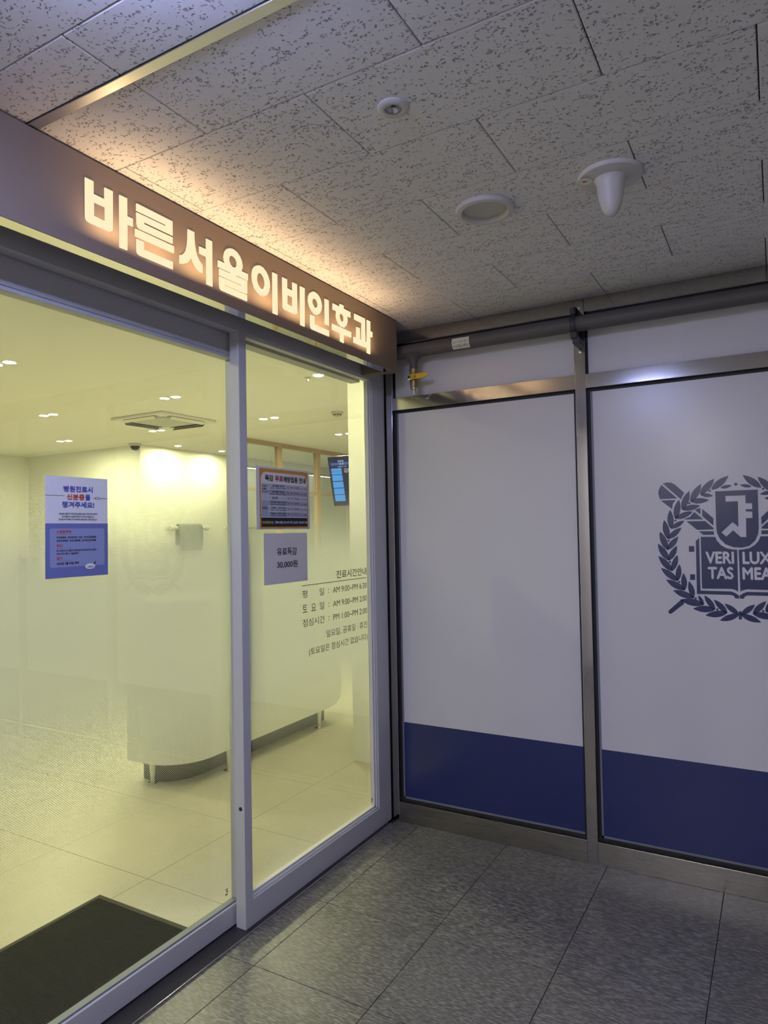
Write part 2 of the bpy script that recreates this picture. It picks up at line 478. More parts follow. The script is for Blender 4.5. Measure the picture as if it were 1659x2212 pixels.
# ------------------------------------------------------------------ outlines of the sign letters (y, z) and of the crest (x, z from its centre)
SIGN_GLYPHS = [
  [[[(-1.5771,2.372),(-1.5525,2.3722),(-1.5526,2.3386),(-1.5176,2.3385),(-1.5177,2.3711),(-1.4921,2.3711),(-1.4926,2.2682),(-1.4937,2.2622),(-1.4996,2.2579),(-1.5066,2.2574),(-1.5635,2.2577),(-1.5725,2.26),(-1.5765,2.2647),(-1.5774,2.2713)],[(-1.5517,2.3177),(-1.5167,2.318),(-1.5166,2.28),(-1.5518,2.2811)]],[[(-1.4699,2.3713),(-1.4447,2.3716),(-1.4447,2.3218),(-1.4259,2.3221),(-1.4256,2.3004),(-1.4445,2.2998),(-1.4452,2.2265),(-1.4701,2.2263)]]],
  [[[(-1.4124,2.3713),(-1.2806,2.3707),(-1.2804,2.3285),(-1.3863,2.3285),(-1.3864,2.3221),(-1.2804,2.3224),(-1.2807,2.3038),(-1.4013,2.3026),(-1.4082,2.3057),(-1.4116,2.3139),(-1.4127,2.3455),(-1.3054,2.3464),(-1.3053,2.3512),(-1.4126,2.3507)]],[[(-1.4174,2.2979),(-1.2755,2.2976),(-1.2758,2.2767),(-1.4176,2.2766)]],[[(-1.4135,2.2701),(-1.3875,2.2698),(-1.3877,2.2482),(-1.2806,2.2485),(-1.2806,2.2268),(-1.4021,2.227),(-1.4102,2.2299),(-1.4129,2.2365)]]],
  [[[(-1.2189,2.3712),(-1.1927,2.3711),(-1.1919,2.3479),(-1.1903,2.3328),(-1.1876,2.3198),(-1.1813,2.301),(-1.1716,2.2886),(-1.1591,2.2796),(-1.159,2.2544),(-1.1721,2.256),(-1.1815,2.2599),(-1.1907,2.2674),(-1.1988,2.276),(-1.206,2.2891),(-1.2126,2.2765),(-1.2231,2.2653),(-1.2368,2.2578),(-1.2536,2.2543),(-1.2532,2.2795),(-1.2443,2.2824),(-1.2341,2.2915),(-1.2271,2.3025),(-1.2223,2.3197),(-1.2197,2.3412)]],[[(-1.141,2.37),(-1.1156,2.3699),(-1.116,2.2248),(-1.1413,2.2251),(-1.1416,2.312),(-1.1712,2.3129),(-1.1709,2.3348),(-1.141,2.3349)]]],
  [[[(-1.036,2.3764),(-1.0186,2.3801),(-0.9997,2.3764),(-0.9849,2.3664),(-0.9755,2.3526),(-0.9724,2.3365),(-0.976,2.324),(-0.9797,2.319),(-0.9459,2.3188),(-0.9471,2.2966),(-1.0039,2.2977),(-1.004,2.2934),(-0.95,2.2938),(-0.9514,2.2495),(-1.0592,2.2494),(-1.0592,2.2451),(-0.9515,2.2451),(-0.9519,2.2244),(-1.0751,2.2254),(-1.0814,2.2289),(-1.0843,2.2362),(-1.0846,2.2679),(-0.9771,2.2684),(-0.977,2.2726),(-1.0845,2.2721),(-1.0841,2.2934),(-1.0316,2.2933),(-1.0315,2.2971),(-1.0892,2.2972),(-1.0888,2.3191),(-1.0554,2.3184),(-1.0609,2.3276),(-1.0631,2.3397),(-1.0586,2.3559),(-1.0493,2.3687)],[(-1.0257,2.3558),(-1.015,2.3561),(-1.0056,2.3518),(-0.9998,2.3425),(-1.0,2.3312),(-1.0048,2.3236),(-1.0124,2.3196),(-1.0224,2.3192),(-1.0316,2.3245),(-1.0375,2.3336),(-1.0373,2.3448),(-1.0324,2.352)]]],
  [[[(-0.8964,2.3657),(-0.8822,2.3696),(-0.8655,2.368),(-0.8511,2.36),(-0.8392,2.3479),(-0.831,2.3298),(-0.8297,2.311),(-0.8342,2.2937),(-0.8456,2.2768),(-0.8615,2.2679),(-0.8795,2.2658),(-0.8983,2.2716),(-0.9133,2.2826),(-0.9233,2.3028),(-0.9256,2.3236),(-0.9213,2.3435),(-0.9106,2.3576)],[(-0.8839,2.344),(-0.8732,2.3435),(-0.8626,2.3342),(-0.8568,2.3202),(-0.8571,2.3075),(-0.8634,2.2953),(-0.8719,2.2896),(-0.8838,2.2907),(-0.8942,2.2993),(-0.8994,2.3133),(-0.8984,2.3276),(-0.8922,2.3392)]],[[(-0.8135,2.3681),(-0.7876,2.3684),(-0.7883,2.2212),(-0.8147,2.2212)]]],
  [[[(-0.7575,2.3681),(-0.7305,2.3683),(-0.731,2.3359),(-0.6971,2.3352),(-0.6977,2.3677),(-0.6712,2.3678),(-0.6717,2.2594),(-0.6754,2.2542),(-0.685,2.2516),(-0.7464,2.2524),(-0.7554,2.2565),(-0.7574,2.2625)],[(-0.7297,2.3123),(-0.699,2.3113),(-0.6988,2.2746),(-0.7308,2.2773)]],[[(-0.6504,2.3678),(-0.6228,2.3676),(-0.626,2.2195),(-0.6521,2.2202)]]],
  [[[(-0.5685,2.3715),(-0.5543,2.3733),(-0.5369,2.37),(-0.5226,2.361),(-0.5133,2.3486),(-0.5089,2.3309),(-0.5143,2.3106),(-0.5244,2.2975),(-0.5423,2.2871),(-0.5597,2.2862),(-0.5783,2.2932),(-0.5919,2.306),(-0.6007,2.3256),(-0.5986,2.3446),(-0.589,2.3593)],[(-0.5613,2.3465),(-0.5486,2.347),(-0.5393,2.3393),(-0.5357,2.3291),(-0.5398,2.3186),(-0.5502,2.3116),(-0.5622,2.3134),(-0.5713,2.3219),(-0.5742,2.3322),(-0.5692,2.342)]],[[(-0.4876,2.3669),(-0.4616,2.3667),(-0.4628,2.2652),(-0.4894,2.2657)]],[[(-0.5881,2.2762),(-0.56,2.2762),(-0.5608,2.245),(-0.4618,2.2444),(-0.4624,2.2212),(-0.5756,2.2219),(-0.5848,2.2242),(-0.588,2.2317)]]],
  [[[(-0.4312,2.3641),(-0.3802,2.3637),(-0.3798,2.3762),(-0.352,2.3769),(-0.3517,2.3643),(-0.2995,2.3629),(-0.3003,2.3395),(-0.3285,2.34),(-0.3227,2.3286),(-0.325,2.312),(-0.3346,2.2956),(-0.353,2.285),(-0.3709,2.2845),(-0.3901,2.2914),(-0.4037,2.3035),(-0.4095,2.3196),(-0.4061,2.339),(-0.4319,2.3391)],[(-0.371,2.3386),(-0.3586,2.337),(-0.3517,2.3289),(-0.3509,2.3172),(-0.3559,2.309),(-0.3649,2.3057),(-0.3755,2.3089),(-0.3822,2.3179),(-0.3827,2.3277),(-0.3789,2.3346)]],[[(-0.4388,2.2793),(-0.2955,2.2792),(-0.2966,2.2558),(-0.3539,2.2554),(-0.355,2.2192),(-0.381,2.2205),(-0.3806,2.2549),(-0.4388,2.2554)]]],
  [[[(-0.2676,2.3658),(-0.1816,2.3665),(-0.1839,2.2648),(-0.1671,2.2641),(-0.1645,2.3657),(-0.137,2.3655),(-0.1384,2.3228),(-0.12,2.3227),(-0.1209,2.2989),(-0.1393,2.2983),(-0.1421,2.2187),(-0.1687,2.2192),(-0.1688,2.2401),(-0.2781,2.2399),(-0.2773,2.2644),(-0.255,2.2642),(-0.2534,2.313),(-0.2265,2.3129),(-0.2281,2.2648),(-0.2114,2.2642),(-0.2097,2.3405),(-0.2684,2.3407)]]],
]
CREST_LEAVES = [((-0.0251,0.2924),(-0.0874,0.2403)),((-0.0138,0.2542),(-0.054,0.2461)),((-0.0765,0.2835),(-0.1287,0.2226)),((-0.0815,0.2149),(-0.1287,0.2226)),((-0.125,0.2651),(-0.1652,0.1955)),((-0.0971,0.1993),(-0.1652,0.1955)),((-0.1693,0.239),(-0.1984,0.1642)),((-0.13,0.1779),(-0.1984,0.1642)),((-0.209,0.2054),(-0.2245,0.1278)),((-0.1585,0.1544),(-0.2245,0.1278)),((-0.2443,0.1639),(-0.2426,0.0876)),((-0.1909,0.1184),(-0.2426,0.0876)),((-0.2684,0.123),(-0.255,0.045)),((-0.2027,0.0906),(-0.255,0.045)),((-0.2859,0.0748),(-0.2589,0.0001)),((-0.2158,0.0538),(-0.2589,0.0001)),((-0.2951,0.0252),(-0.2549,-0.044)),((-0.2216,0.0161),(-0.2549,-0.044)),((-0.2943,-0.0258),(-0.2433,-0.0869)),((-0.2208,-0.0216),(-0.2433,-0.0869)),((-0.2859,-0.0754),(-0.2231,-0.1267)),((-0.2142,-0.0592),(-0.2231,-0.1267)),((-0.2678,-0.1228),(-0.1979,-0.1637)),((-0.2007,-0.0949),(-0.1979,-0.1637)),((-0.2417,-0.1666),(-0.1653,-0.195)),((-0.1806,-0.1276),(-0.1653,-0.195)),((-0.2148,-0.2044),(-0.129,-0.2207)),((-0.148,-0.1836),(-0.129,-0.2207)),((-0.169,-0.2384),(-0.0884,-0.2385)),((-0.1255,-0.1836),(-0.0884,-0.2385)),((-0.1241,-0.2634),(-0.0453,-0.25)),((-0.0912,-0.1993),(-0.0453,-0.25)),((-0.0722,-0.282),(-0.0042,-0.2554)),((-0.0532,-0.2139),(-0.0042,-0.2554))]
CREST_BERRIES = [(-0.094,0.2356),(-0.17,0.1888),(-0.2251,0.1199),(-0.253,0.037),(-0.2503,-0.0502),(-0.2175,-0.1318),(-0.1582,-0.1968),(-0.08,-0.2382)]
CREST_PIECES = [[(-0.2697,0.2741),(-0.2518,0.2784),(-0.2357,0.2755),(-0.2216,0.2665),(-0.1883,0.2323),(-0.202,0.2061)],[(-0.2747,0.2688),(-0.2152,0.2101),(-0.2822,0.2099),(-0.2878,0.2321),(-0.2857,0.2494)],[(-0.2788,0.2039),(-0.2217,0.2041),(-0.2334,0.1884),(-0.2362,0.1667)],[(-0.1506,0.161),(-0.1302,0.1695),(-0.1303,0.1424)],[(-0.1242,0.1649),(-0.084,0.126),(-0.0843,0.0958),(-0.1241,0.1348)],[(-0.1524,0.1525),(-0.1208,0.1218),(-0.1955,0.1237),(-0.1701,0.1333)],[(-0.1831,0.1155),(-0.1148,0.1156),(-0.0845,0.0874),(-0.0847,0.0807),(-0.1451,0.0801)],[(-0.1391,0.0742),(-0.084,0.074),(-0.0829,0.0596),(-0.1219,0.0594)],[(-0.2093,-0.2008),(-0.2158,-0.2068),(-0.26,-0.2489),(-0.2628,-0.2576),(-0.2578,-0.2632),(-0.2508,-0.2622),(-0.2004,-0.2192)],[(-0.1772,0.0149),(-0.1572,0.0148),(-0.1575,-0.0086),(-0.1775,-0.0086)],[(-0.176,-0.0997),(-0.1573,-0.0994),(-0.1577,-0.1224),(-0.1764,-0.1228)],[(-0.151,0.0354),(-0.1383,0.0478),(-0.1388,-0.1648),(-0.028,-0.1651),(-0.0135,-0.1713),(-0.0011,-0.1808),(-0.0009,-0.1923),(-0.0149,-0.1921),(-0.0197,-0.183),(-0.0284,-0.1793),(-0.1525,-0.1787)]]
CREST_PAGE = [(-0.132,0.0518),(-0.0795,0.0512),(-0.073,0.0354),(-0.0585,0.0169),(-0.0394,0.0052),(-0.0173,0.0002),(-0.0026,-0.0005),(-0.0039,-0.1661),(-0.0116,-0.1597),(-0.0277,-0.1552),(-0.1333,-0.1569)]
CREST_SHIELD = [(-0.0743,0.233),(0.0753,0.2335),(0.0747,0.0861),(0.0717,0.0601),(0.0609,0.0342),(0.0401,0.0147),(0.0152,0.0076),(-0.0141,0.0091),(-0.042,0.0202),(-0.0623,0.042),(-0.0721,0.0655),(-0.0745,0.0889)]
CREST_MONOGRAM = [(-0.0385,0.2131),(0.032,0.2128),(0.0314,0.1816),(0.0545,0.1807),(0.0544,0.1578),(0.0313,0.1585),(0.031,0.1494),(0.0541,0.148),(0.054,0.1231),(0.0317,0.1231),(0.0304,0.0492),(0.0115,0.0494),(-0.0145,0.0762),(-0.0396,0.0517),(-0.0564,0.0686),(-0.0156,0.1087),(0.0044,0.0891),(0.0053,0.1904),(-0.0385,0.1904)]
CREST_KNOT = [(-0.0044,-0.2423),(0.0065,-0.2419),(0.0058,-0.274),(-0.005,-0.2745)]
CREST_TOP = (-0.001,0.2579)

# ------------------------------------------------------------------ corridor shell
X_END, Y_END = 3.0, -6.5
TXF, TYF = 0.4445, 0.4335
def tiles(parent, name, xs, ys, z0, z1, mat, gap, shift=None, bev=0.001):
    """one object per tile; alike tiles share their mesh"""
    cache = {}
    for j in range(len(ys) - 1):
        row = xs(j) if callable(xs) else xs
        for i in range(len(row) - 1):
            x0, x1, y0, y1 = row[i] + gap, row[i + 1] - gap, ys[j] + gap, ys[j + 1] - gap
            key = (round(x1 - x0, 3), round(y1 - y0, 3))
            if key not in cache:
                cache[key] = MB().box(-key[0] / 2, key[0] / 2, -key[1] / 2, key[1] / 2, z0, z1, bev).mesh(name)
                cache[key].materials.append(MATS[mat])
            o = bpy.data.objects.new(name, cache[key]); COL.objects.link(o)
            o.parent = parent; o.location = ((x0 + x1) / 2, (y0 + y1) / 2, 0)

floor = MB().box(-0.50, X_END, Y_END, 0.34, -0.06, -0.004).build('floor', 'grout', None, 'structure')
fx = [-0.48] + [-0.35 + TXF * k for k in range(8)]; fx = [x for x in fx if x < X_END] + [X_END]
fy = sorted([0.29] + [-0.068 - TYF * k for k in range(8)])
tiles(floor, 'floor_tile', fx, fy, -0.006, 0.0, 'corridor_floor', 0.0012, bev=0.0006)
MB().box(-0.48, X_END, Y_END, fy[0], -0.005, 0.0).build('floor_field', 'corridor_floor', floor)

ceiling = MB().box(-0.62, X_END, Y_END, 0.34, H + 0.010, H + 0.09).build('ceiling', 'tile_gap', None, 'structure')
RY = 0.2948
rows = [0.2948, 0, -RY, -2 * RY, -3 * RY, -4 * RY, -5 * RY, -1.706]
rows2 = [-1.732, -1.874, -1.874 - RY, -1.874 - 2 * RY, -1.874 - 3 * RY, -1.874 - 4 * RY]
def crow(k):
    st = [-0.6 - 0.3 * (k % 2) + 0.6 * i for i in range(9)]
    st = [x for x in st if -0.59 < x < X_END - 0.02]
    return [-0.60] + st + [X_END]
for k in range(len(rows) - 1):
    tiles(ceiling, 'ceiling_tile', crow(k), [rows[k + 1], rows[k]], H, H + 0.014, 'ceiling_tile', 0.0015, bev=0.0022)
for k in range(len(rows2) - 1):
    tiles(ceiling, 'ceiling_tile', crow((k + 6) if k == 0 else (k + 6)), [rows2[k + 1], rows2[k]], H, H + 0.014, 'ceiling_tile', 0.0015, bev=0.0022)
MB().box(-0.60, X_END, Y_END, rows2[-1], H, H + 0.012).build('ceiling_field', 'ceiling_tile', ceiling)
MB().box(-0.62, X_END, -1.732, -1.706, H - 0.0035, H + 0.012, 0.001).build('trim_1', 'ceiling_strip', None, 'structure')

MB().box(X_END, X_END + 0.12, Y_END, 0.45, 0, 2.6).build('wall_right', 'corridor_wall', None, 'structure')
MB().box(-0.62, X_END + 0.12, Y_END - 0.12, Y_END, 0, 2.6).build('wall_front', 'corridor_wall', None, 'structure')
MB().box(-0.62, -0.50, Y_END, -2.60, 0, 2.6).build('wall_left', 'corridor_wall', None, 'structure')
MB().box(-0.68, -0.52, -2.60, 0.30, 2.30, 2.62).build('wall_lintel', 'corridor_wall', None, 'structure')

# ------------------------------------------------------------------ panel wall with stainless posts
YP = 0.287
wall = structure('wall_back', (0.5, YP, 0), 'stainless framed wall of white panels with a deep blue lower band')
MB().box(-0.50, X_END, 0.324, 0.44, 0, 2.6).build('backing', 'rubber', wall)
posts = [(-0.506, -0.460), (0.457, 0.503), (1.420, 1.466), (2.383, 2.429)]
for a, b in posts:
    MB().box(a, b, YP, 0.324, 0.0, H, 0.0015).build('stainless_post', 'stainless_z', wall)
bays = [(-0.460, 0.457), (0.503, 1.420), (1.466, 2.383), (2.429, 3.0)]
for a, b in bays:
    MB().box(a, b, YP, 0.324, 0.0, 0.095, 0.001).build('base_plate', 'stainless_base', wall)
    MB().box(a, b, YP, 0.324, 2.043, 2.105, 0.001).build('middle_rail', 'stainless_x', wall)
    MB().box(a, b, YP, 0.324, 2.377, H, 0.001).build('top_trim', 'stainless_x', wall)
    for z0, z1, low in ((0.095, 2.043, True), (2.105, 2.377, False)):
        g = MB().box(a, b, 0.318, 0.326, z0, z1).build('gasket', 'rubber', wall)
        e = 0.013
        if low:
            wp = MB().box(a + e, b - e, 0.314, 0.322, 0.484, z1 - e).build('white_panel', 'panel_white', wall)
            bp_ = MB().box(a + e, b - e, 0.314, 0.322, z0 + e, 0.484).build('blue_panel', 'panel_blue', wall)
            for bx in ((a + e, a + e + 0.008, z0 + e, z1 - e), (a + e, b - e, z0 + e, z0 + e + 0.009)):
                MB().box(bx[0], bx[1], 0.311, 0.3145, bx[2], bx[3]).build('bead', 'bead_grey', bp_)
        else:
            MB().box(a + e * 0.6, b - e * 0.6, 0.314, 0.322, z0, z1 - 0.006).build('white_panel', 'panel_white', wall)

# ------------------------------------------------------------------ university crest on the second panel
CX, CZ = 1.0695, 1.34
crest = thing('crest_decal', 'navy crest with laurel wreath, shield and open book printed on the white panel', 'crest', (CX, 0.3138, CZ))
def crest_part(name, loops, mat='crest_blue', off=0.0):
    return flat(name, loops, (CX, 0.3138 - off, CZ), XU, ZU, 0.0006, mat, crest)
def mirror(p): return [(-x, z) for x, z in p][::-1]
def leaf(tip, base):
    (x0, z0), (x1, z1) = base, tip
    dx, dz = x1 - x0, z1 - z0; L = math.hypot(dx, dz); nx, nz = -dz / L, dx / L
    ts = [0, .12, .28, .46, .64, .82, .93, 1]; ws = [0.02, .09, .145, .162, .145, .09, .04, 0]
    a = [(x0 + dx * t + nx * L * w, z0 + dz * t + nz * L * w) for t, w in zip(ts, ws)]
    b = [(x0 + dx * t - nx * L * w, z0 + dz * t - nz * L * w) for t, w in zip(ts[:-1], ws[:-1])]
    return a + b[::-1]
def circle(x, z, r, n=14): return [(x + r * math.cos(2 * math.pi * i / n), z + r * math.sin(2 * math.pi * i / n)) for i in range(n)]
for tip, base in CREST_LEAVES:
    p = leaf(tip, base); crest_part('leaf', [p]); crest_part('leaf', [mirror(p)])
for x, z in CREST_BERRIES:
    crest_part('berry', [circle(x, z, 0.0044)]); crest_part('berry', [circle(-x, z, 0.0044)])
crest_part('berry', [circle(0, CREST_TOP[1], 0.0062)])
for p in CREST_PIECES:
    crest_part('emblem_piece', [p]); crest_part('emblem_piece', [mirror(p)])
crest_part('book_page', [CREST_PAGE]); crest_part('book_page', [mirror(CREST_PAGE)])
crest_part('shield', [CREST_SHIELD, CREST_MONOGRAM]); crest_part('knot', [CREST_KNOT])
for s, x0, x1, z0 in (('VERI', -0.1167, -0.0145, -0.0568), ('TAS', -0.1102, -0.0178, -0.1178), ('LUX', 0.0148, 0.1136, -0.0574), ('MEA', 0.0130, 0.1147, -0.1181)):
    text('motto_lettering', s, (CX + x0, 0.3129, CZ + z0), XU, ZU, x1 - x0, 0.0495, 'panel_white', crest, bold=0.035)

# ------------------------------------------------------------------ gas pipe, clamp, valve
PY, PZ, PR = 0.215, 2.307, 0.0325
pipe = thing('gas_pipe', 'dark grey gas pipe running along the wall under the ceiling', 'pipe', (0.5, PY, PZ))
MB().tube((-0.50, PY, PZ), (X_END, PY, PZ), PR, seg=36).build('main_run', 'pipe_grey', pipe)
br = MB().tube((-0.296, PY, PZ), (-0.296, PY, 2.215), 0.0195, seg=28)
br.lathe((-0.296, PY, PZ), [(0.052, -0.020), (0.040, -0.029), (0.031, -0.037), (0.024, -0.047), (0.0195, -0.060)], 28)
br.build('branch', 'pipe_grey', pipe)
lb = MB(); n = 10
vs = []
for i in range(n + 1):
    t = math.radians(-62 + 94 * i / n)
    for x in (-0.079, 0.006): vs.append((x, PY - (PR + 0.0008) * math.cos(t), PZ + (PR + 0.0008) * math.sin(t)))
lb.raw(vs, [(2 * i, 2 * i + 1, 2 * i + 3, 2 * i + 2) for i in range(n)], True)
lab = lb.build('phone_sticker', 'label_white', pipe); lab['label'] = 'small white paper sticker with a phone number'
def on_pipe(o):
    for q in o.data.vertices:
        a = (q.co.z) / PR
        q.co.y = -(PR + 0.0013) * math.cos(a); q.co.z = (PR + 0.0013) * math.sin(a)
t1 = text('sticker_lettering', '도시가스공사문의', (-0.073, PY, PZ - 0.009), XU, ZU, 0.073, 0.0145, 'ink_black', lab)
t2 = text('sticker_lettering', '010-9062-8959', (-0.073, PY, PZ - 0.0275), XU, ZU, 0.073, 0.0145, 'ink_black', lab)
on_pipe(t1); on_pipe(t2)

clamp = thing('pipe_clamp', 'black split-ring clamp bolting the gas pipe to the stainless post', 'clamp', (0.482, PY, PZ))
rg = MB().lathe((0.482, PY, PZ), [(0.0335, -0.014), (0.044, -0.014), (0.044, 0.006), (0.0335, 0.006), (0.0335, -0.014)], 36, axis=(1, 0, 0))
rg.build('ring', 'clamp_dark', clamp)
MB().box(0.468, 0.494, PY - 0.030, PY + 0.005, PZ + 0.038, PZ + 0.066, 0.002).box(0.486, 0.494, PY - 0.03, YP, PZ + 0.040, PZ + 0.064, 0.001).build('upper_lug', 'clamp_dark', clamp)
MB().box(0.468, 0.494, PY - 0.030, PY + 0.005, PZ - 0.066, PZ - 0.038, 0.002).box(0.474, 0.502, PY - 0.02, YP, PZ - 0.086, PZ - 0.060, 0.001).build('lower_lug', 'clamp_dark', clamp)
cp1 = MB().box(0.459, 0.501, YP - 0.004, YP, PZ + 0.030, H - 0.002, 0.0008).build('upper_plate', 'stainless_z', clamp)
cp2 = MB().box(0.470, 0.497, YP - 0.005, YP, PZ - 0.118, PZ - 0.060, 0.0015).build('lower_plate', 'stainless_z', clamp)
for z, cp_ in ((PZ + 0.088, cp1), (PZ - 0.104, cp2)):
    MB().lathe((0.483, YP - 0.005, z), [(0.0075, 0), (0.0075, 0.002), (0.0048, 0.002), (0.0048, 0.006), (0.0, 0.0065)], 12, axis=(0, -1, 0)).build('bolt', 'chrome', cp_)

VX = -0.296
valve = thing('gas_valve', 'brass gas valve with a yellow lever hanging under the pipe branch', 'valve', (VX, PY, 2.10))
MB().lathe((VX, PY, 2.10), [(0.0, 0.026), (0.017, 0.026), (0.0185, 0.034), (0.0205, 0.045), (0.021, 0.070), (0.0185, 0.078), (0.0185, 0.094), (0.0215, 0.100), (0.0215, 0.118), (0.0, 0.118)], 12).build('body', 'brass', valve)
MB().lathe((VX, PY, 2.10), [(0.0, 0.0), (0.0095, 0.0), (0.0095, 0.016), (0.018, 0.018), (0.018, 0.027), (0.0, 0.027)], 16).build('plug', 'chrome', valve)
MB().tube((VX - 0.004, PY, 2.172), (VX - 0.004, PY - 0.038, 2.172), 0.006, seg=14).lathe((VX - 0.004, PY - 0.036, 2.172), [(0.0085, 0), (0.0085, 0.004), (0.0, 0.0045)], 6, axis=(0, -1, 0)).box(VX - 0.018, VX + 0.008, PY - 0.031, PY - 0.028, 2.162, 2.181, 0.001).build('spindle', 'chrome', valve)
lev = [(-0.299, 2.163), (-0.262, 2.163), (-0.225, 2.166), (-0.208, 2.171), (-0.205, 2.178), (-0.208, 2.184), (-0.226, 2.187), (-0.260, 2.187), (-0.299, 2.186)]
lever = flat('lever', [lev], (0, PY - 0.030, 0), XU, ZU, 0.004, 'valve_yellow', valve)
text('lever_lettering', 'LR', (-0.284, PY - 0.0345, 2.168), XU, ZU, 0.016, 0.013, 'ink_black', lever, bold=0.02)

# ------------------------------------------------------------------ ceiling devices
def ceiling_lamp(x, y, label, glow):
    c = thing('ceiling_lamp', label, 'lamp', (x, y, H))
    MB().lathe((x, y, H), [(0.0, 0.0), (0.155, 0.0), (0.155, -0.012), (0.0, -0.012)], 40).build('base', 'device_white', c)
    MB().lathe((x, y, H), [(0.150, -0.012), (0.146, -0.052), (0.0, -0.060)], 20).build('diffuser', glow, c)
ceiling_lamp(0.43, -2.14, 'round white ceiling lamp above the sliding door side of the corridor', 'corridor_lamp')
ceiling_lamp(0.43, -5.15, 'round white ceiling lamp at the far end of the corridor', 'far_corridor_lamp')

x, y = 0.450, -1.325
sp = thing('sprinkler_head', 'small round recessed sprinkler head with a white flange in the ceiling', 'sprinkler', (x, y, H))
MB().lathe((x, y, H), [(0.0385, 0.0), (0.0385, -0.002), (0.036, -0.0045), (0.024, -0.0065), (0.0205, -0.0055), (0.0205, 0.004)], 32).build('flange', 'device_white', sp)
MB().lathe((x, y, H), [(0.0205, 0.002), (0.017, 0.001), (0.0, 0.001)], 24).build('cup', 'device_dark', sp)
MB().lathe((x, y, H), [(0.0, 0.001), (0.009, 0.001), (0.009, -0.001), (0.005, -0.002), (0.005, -0.005), (0.0115, -0.0055), (0.0115, -0.0075), (0.0, -0.008)], 20).build('nozzle', 'chrome', sp)

x, y = 0.445, -0.728
dl = thing('unlit_downlight', 'unlit round white downlight with a grey lens flush in the ceiling', 'downlight', (x, y, H))
MB().lathe((x, y, H), [(0.091, 0.0), (0.091, -0.005), (0.087, -0.012), (0.074, -0.014), (0.069, -0.009), (0.068, 0.001)], 48).build('trim_ring', 'device_white', dl)
MB().lathe((x, y, H), [(0.0682, -0.0012), (0.0, -0.0012)], 48).build('lens', 'device_diffuser', dl)

x, y = 0.825, -0.731
em = thing('emergency_light', 'white disc with a bullet-shaped nose sticking down from the ceiling', 'emergency light', (x, y, H))
MB().lathe((x, y, H), [(0.0, 0), (0.090, 0.0), (0.090, -0.004), (0.086, -0.010), (0.070, -0.013), (0.0, -0.013)], 48).build('base_disc', 'device_white', em)
MB().lathe((x, y, H), [(0.046, -0.012), (0.041, -0.017), (0.0385, -0.028), (0.036, -0.052), (0.032, -0.076), (0.0255, -0.097), (0.018, -0.110), (0.009, -0.117), (0.0, -0.118)], 36).build('nose', 'device_white', em)
rs = MB().disc((x - 0.064, y - 0.030, H - 0.0148), 0.021, (0, 0, -1), 24).build('round_sticker', 'label_white', em)
MB().box(x - 0.070, x - 0.063, y - 0.034, y - 0.027, H - 0.0156, H - 0.015).box(x - 0.061, x - 0.058, y - 0.033, y - 0.028, H - 0.0156, H - 0.015).build('sticker_mark', 'sticker_red', rs)

# ------------------------------------------------------------------ sign over the entrance
sign = thing('entrance_sign', 'long taupe metal sign with glowing cream Korean letters over the glass entrance', 'sign', (-0.35, -0.9, 2.184))
MB().box(-0.375, -0.330, -2.60, 0.110, 2.184, 2.431, 0.0008).build('cabinet', 'sign_face', sign)
MB().box(-0.375, -0.3305, -2.60, 0.050, 2.1825, 2.1842).build('polished_underside', 'sign_under', sign)
MB().box(-0.498, -0.374, 0.058, 0.108, 2.186, 2.431, 0.001).build('end_return', 'sign_face', sign)
for gi, strokes in enumerate(SIGN_GLYPHS):
    loops = [p for st in strokes for p in st]
    flat('glowing_letter', loops, (-0.3300, 0, 0), YU, ZU, 0.0035, 'letter_glow', sign)
    ys = [q[0] for p in loops for q in p]
    yc = (min(ys) + max(ys)) / 2
    ld = bpy.data.lights.new('letter_light', 'AREA'); ld.shape = 'RECTANGLE'  # unseen area lamp added before each syllable to warm the ceiling and sign face
    ld.size = 0.03; ld.size_y = 0.12; ld.energy = SIGN_WATTS; ld.color = SIGN_TINT
    lo = bpy.data.objects.new('letter_light', ld); COL.objects.link(lo)
    lo.parent = sign; lo.location = Vector((-0.278, yc, 2.238)) - sign.location
    lo.rotation_euler = (0, math.radians(180 - 22), 0)

# ------------------------------------------------------------------ glazed front: fixed pane and sliding door
win = structure('window_1', (-0.52, -0.25, 0), 'fixed clear pane in a white aluminium frame beside the sliding door')
W = 'white_aluminium'
MB().box(-0.545, -0.500, -0.803, -0.762, 0.006, 2.190, 0.0015).build('post', W, win)
MB().box(-0.545, -0.500, -2.60, 0.276, 2.187, 2.330, 0.0015).build('head', W, win)
MB().box(-0.545, -0.500, -0.762, 0.276, 0.006, 0.100, 0.0015).build('bottom_rail', W, win)
MB().box(-0.545, -0.500, 0.160, 0.276, 0.100, 2.187, 0.0015).build('stile', W, win)
MB().box(-0.535, -0.507, -0.762, 0.160, 0.100, 0.108, 0.001).box(-0.535, -0.514, -0.762, 0.160, 0.108, 0.118, 0.001).build('bead', 'bead_aluminium', win)
MB().box(-0.535, -0.507, 0.150, 0.160, 0.100, 2.187, 0.001).box(-0.535, -0.514, 0.138, 0.150, 0.108, 2.175, 0.001).build('bead', 'bead_aluminium', win)
MB().box(-0.535, -0.507, -0.762, 0.160, 2.177, 2.187, 0.001).build('bead', 'bead_aluminium', win)
MB().box(-0.532, -0.524, -0.762, 0.156, 0.104, 2.183).build('glass_pane', 'clear_glass', win)
MB().raw([(-0.5345, -0.76, 0.45), (-0.5345, 0.15, 0.45), (-0.5345, 0.15, 1.70), (-0.5345, -0.76, 1.70)], [(0, 1, 2, 3)]).build('frosted_film', 'film_fixed', win)
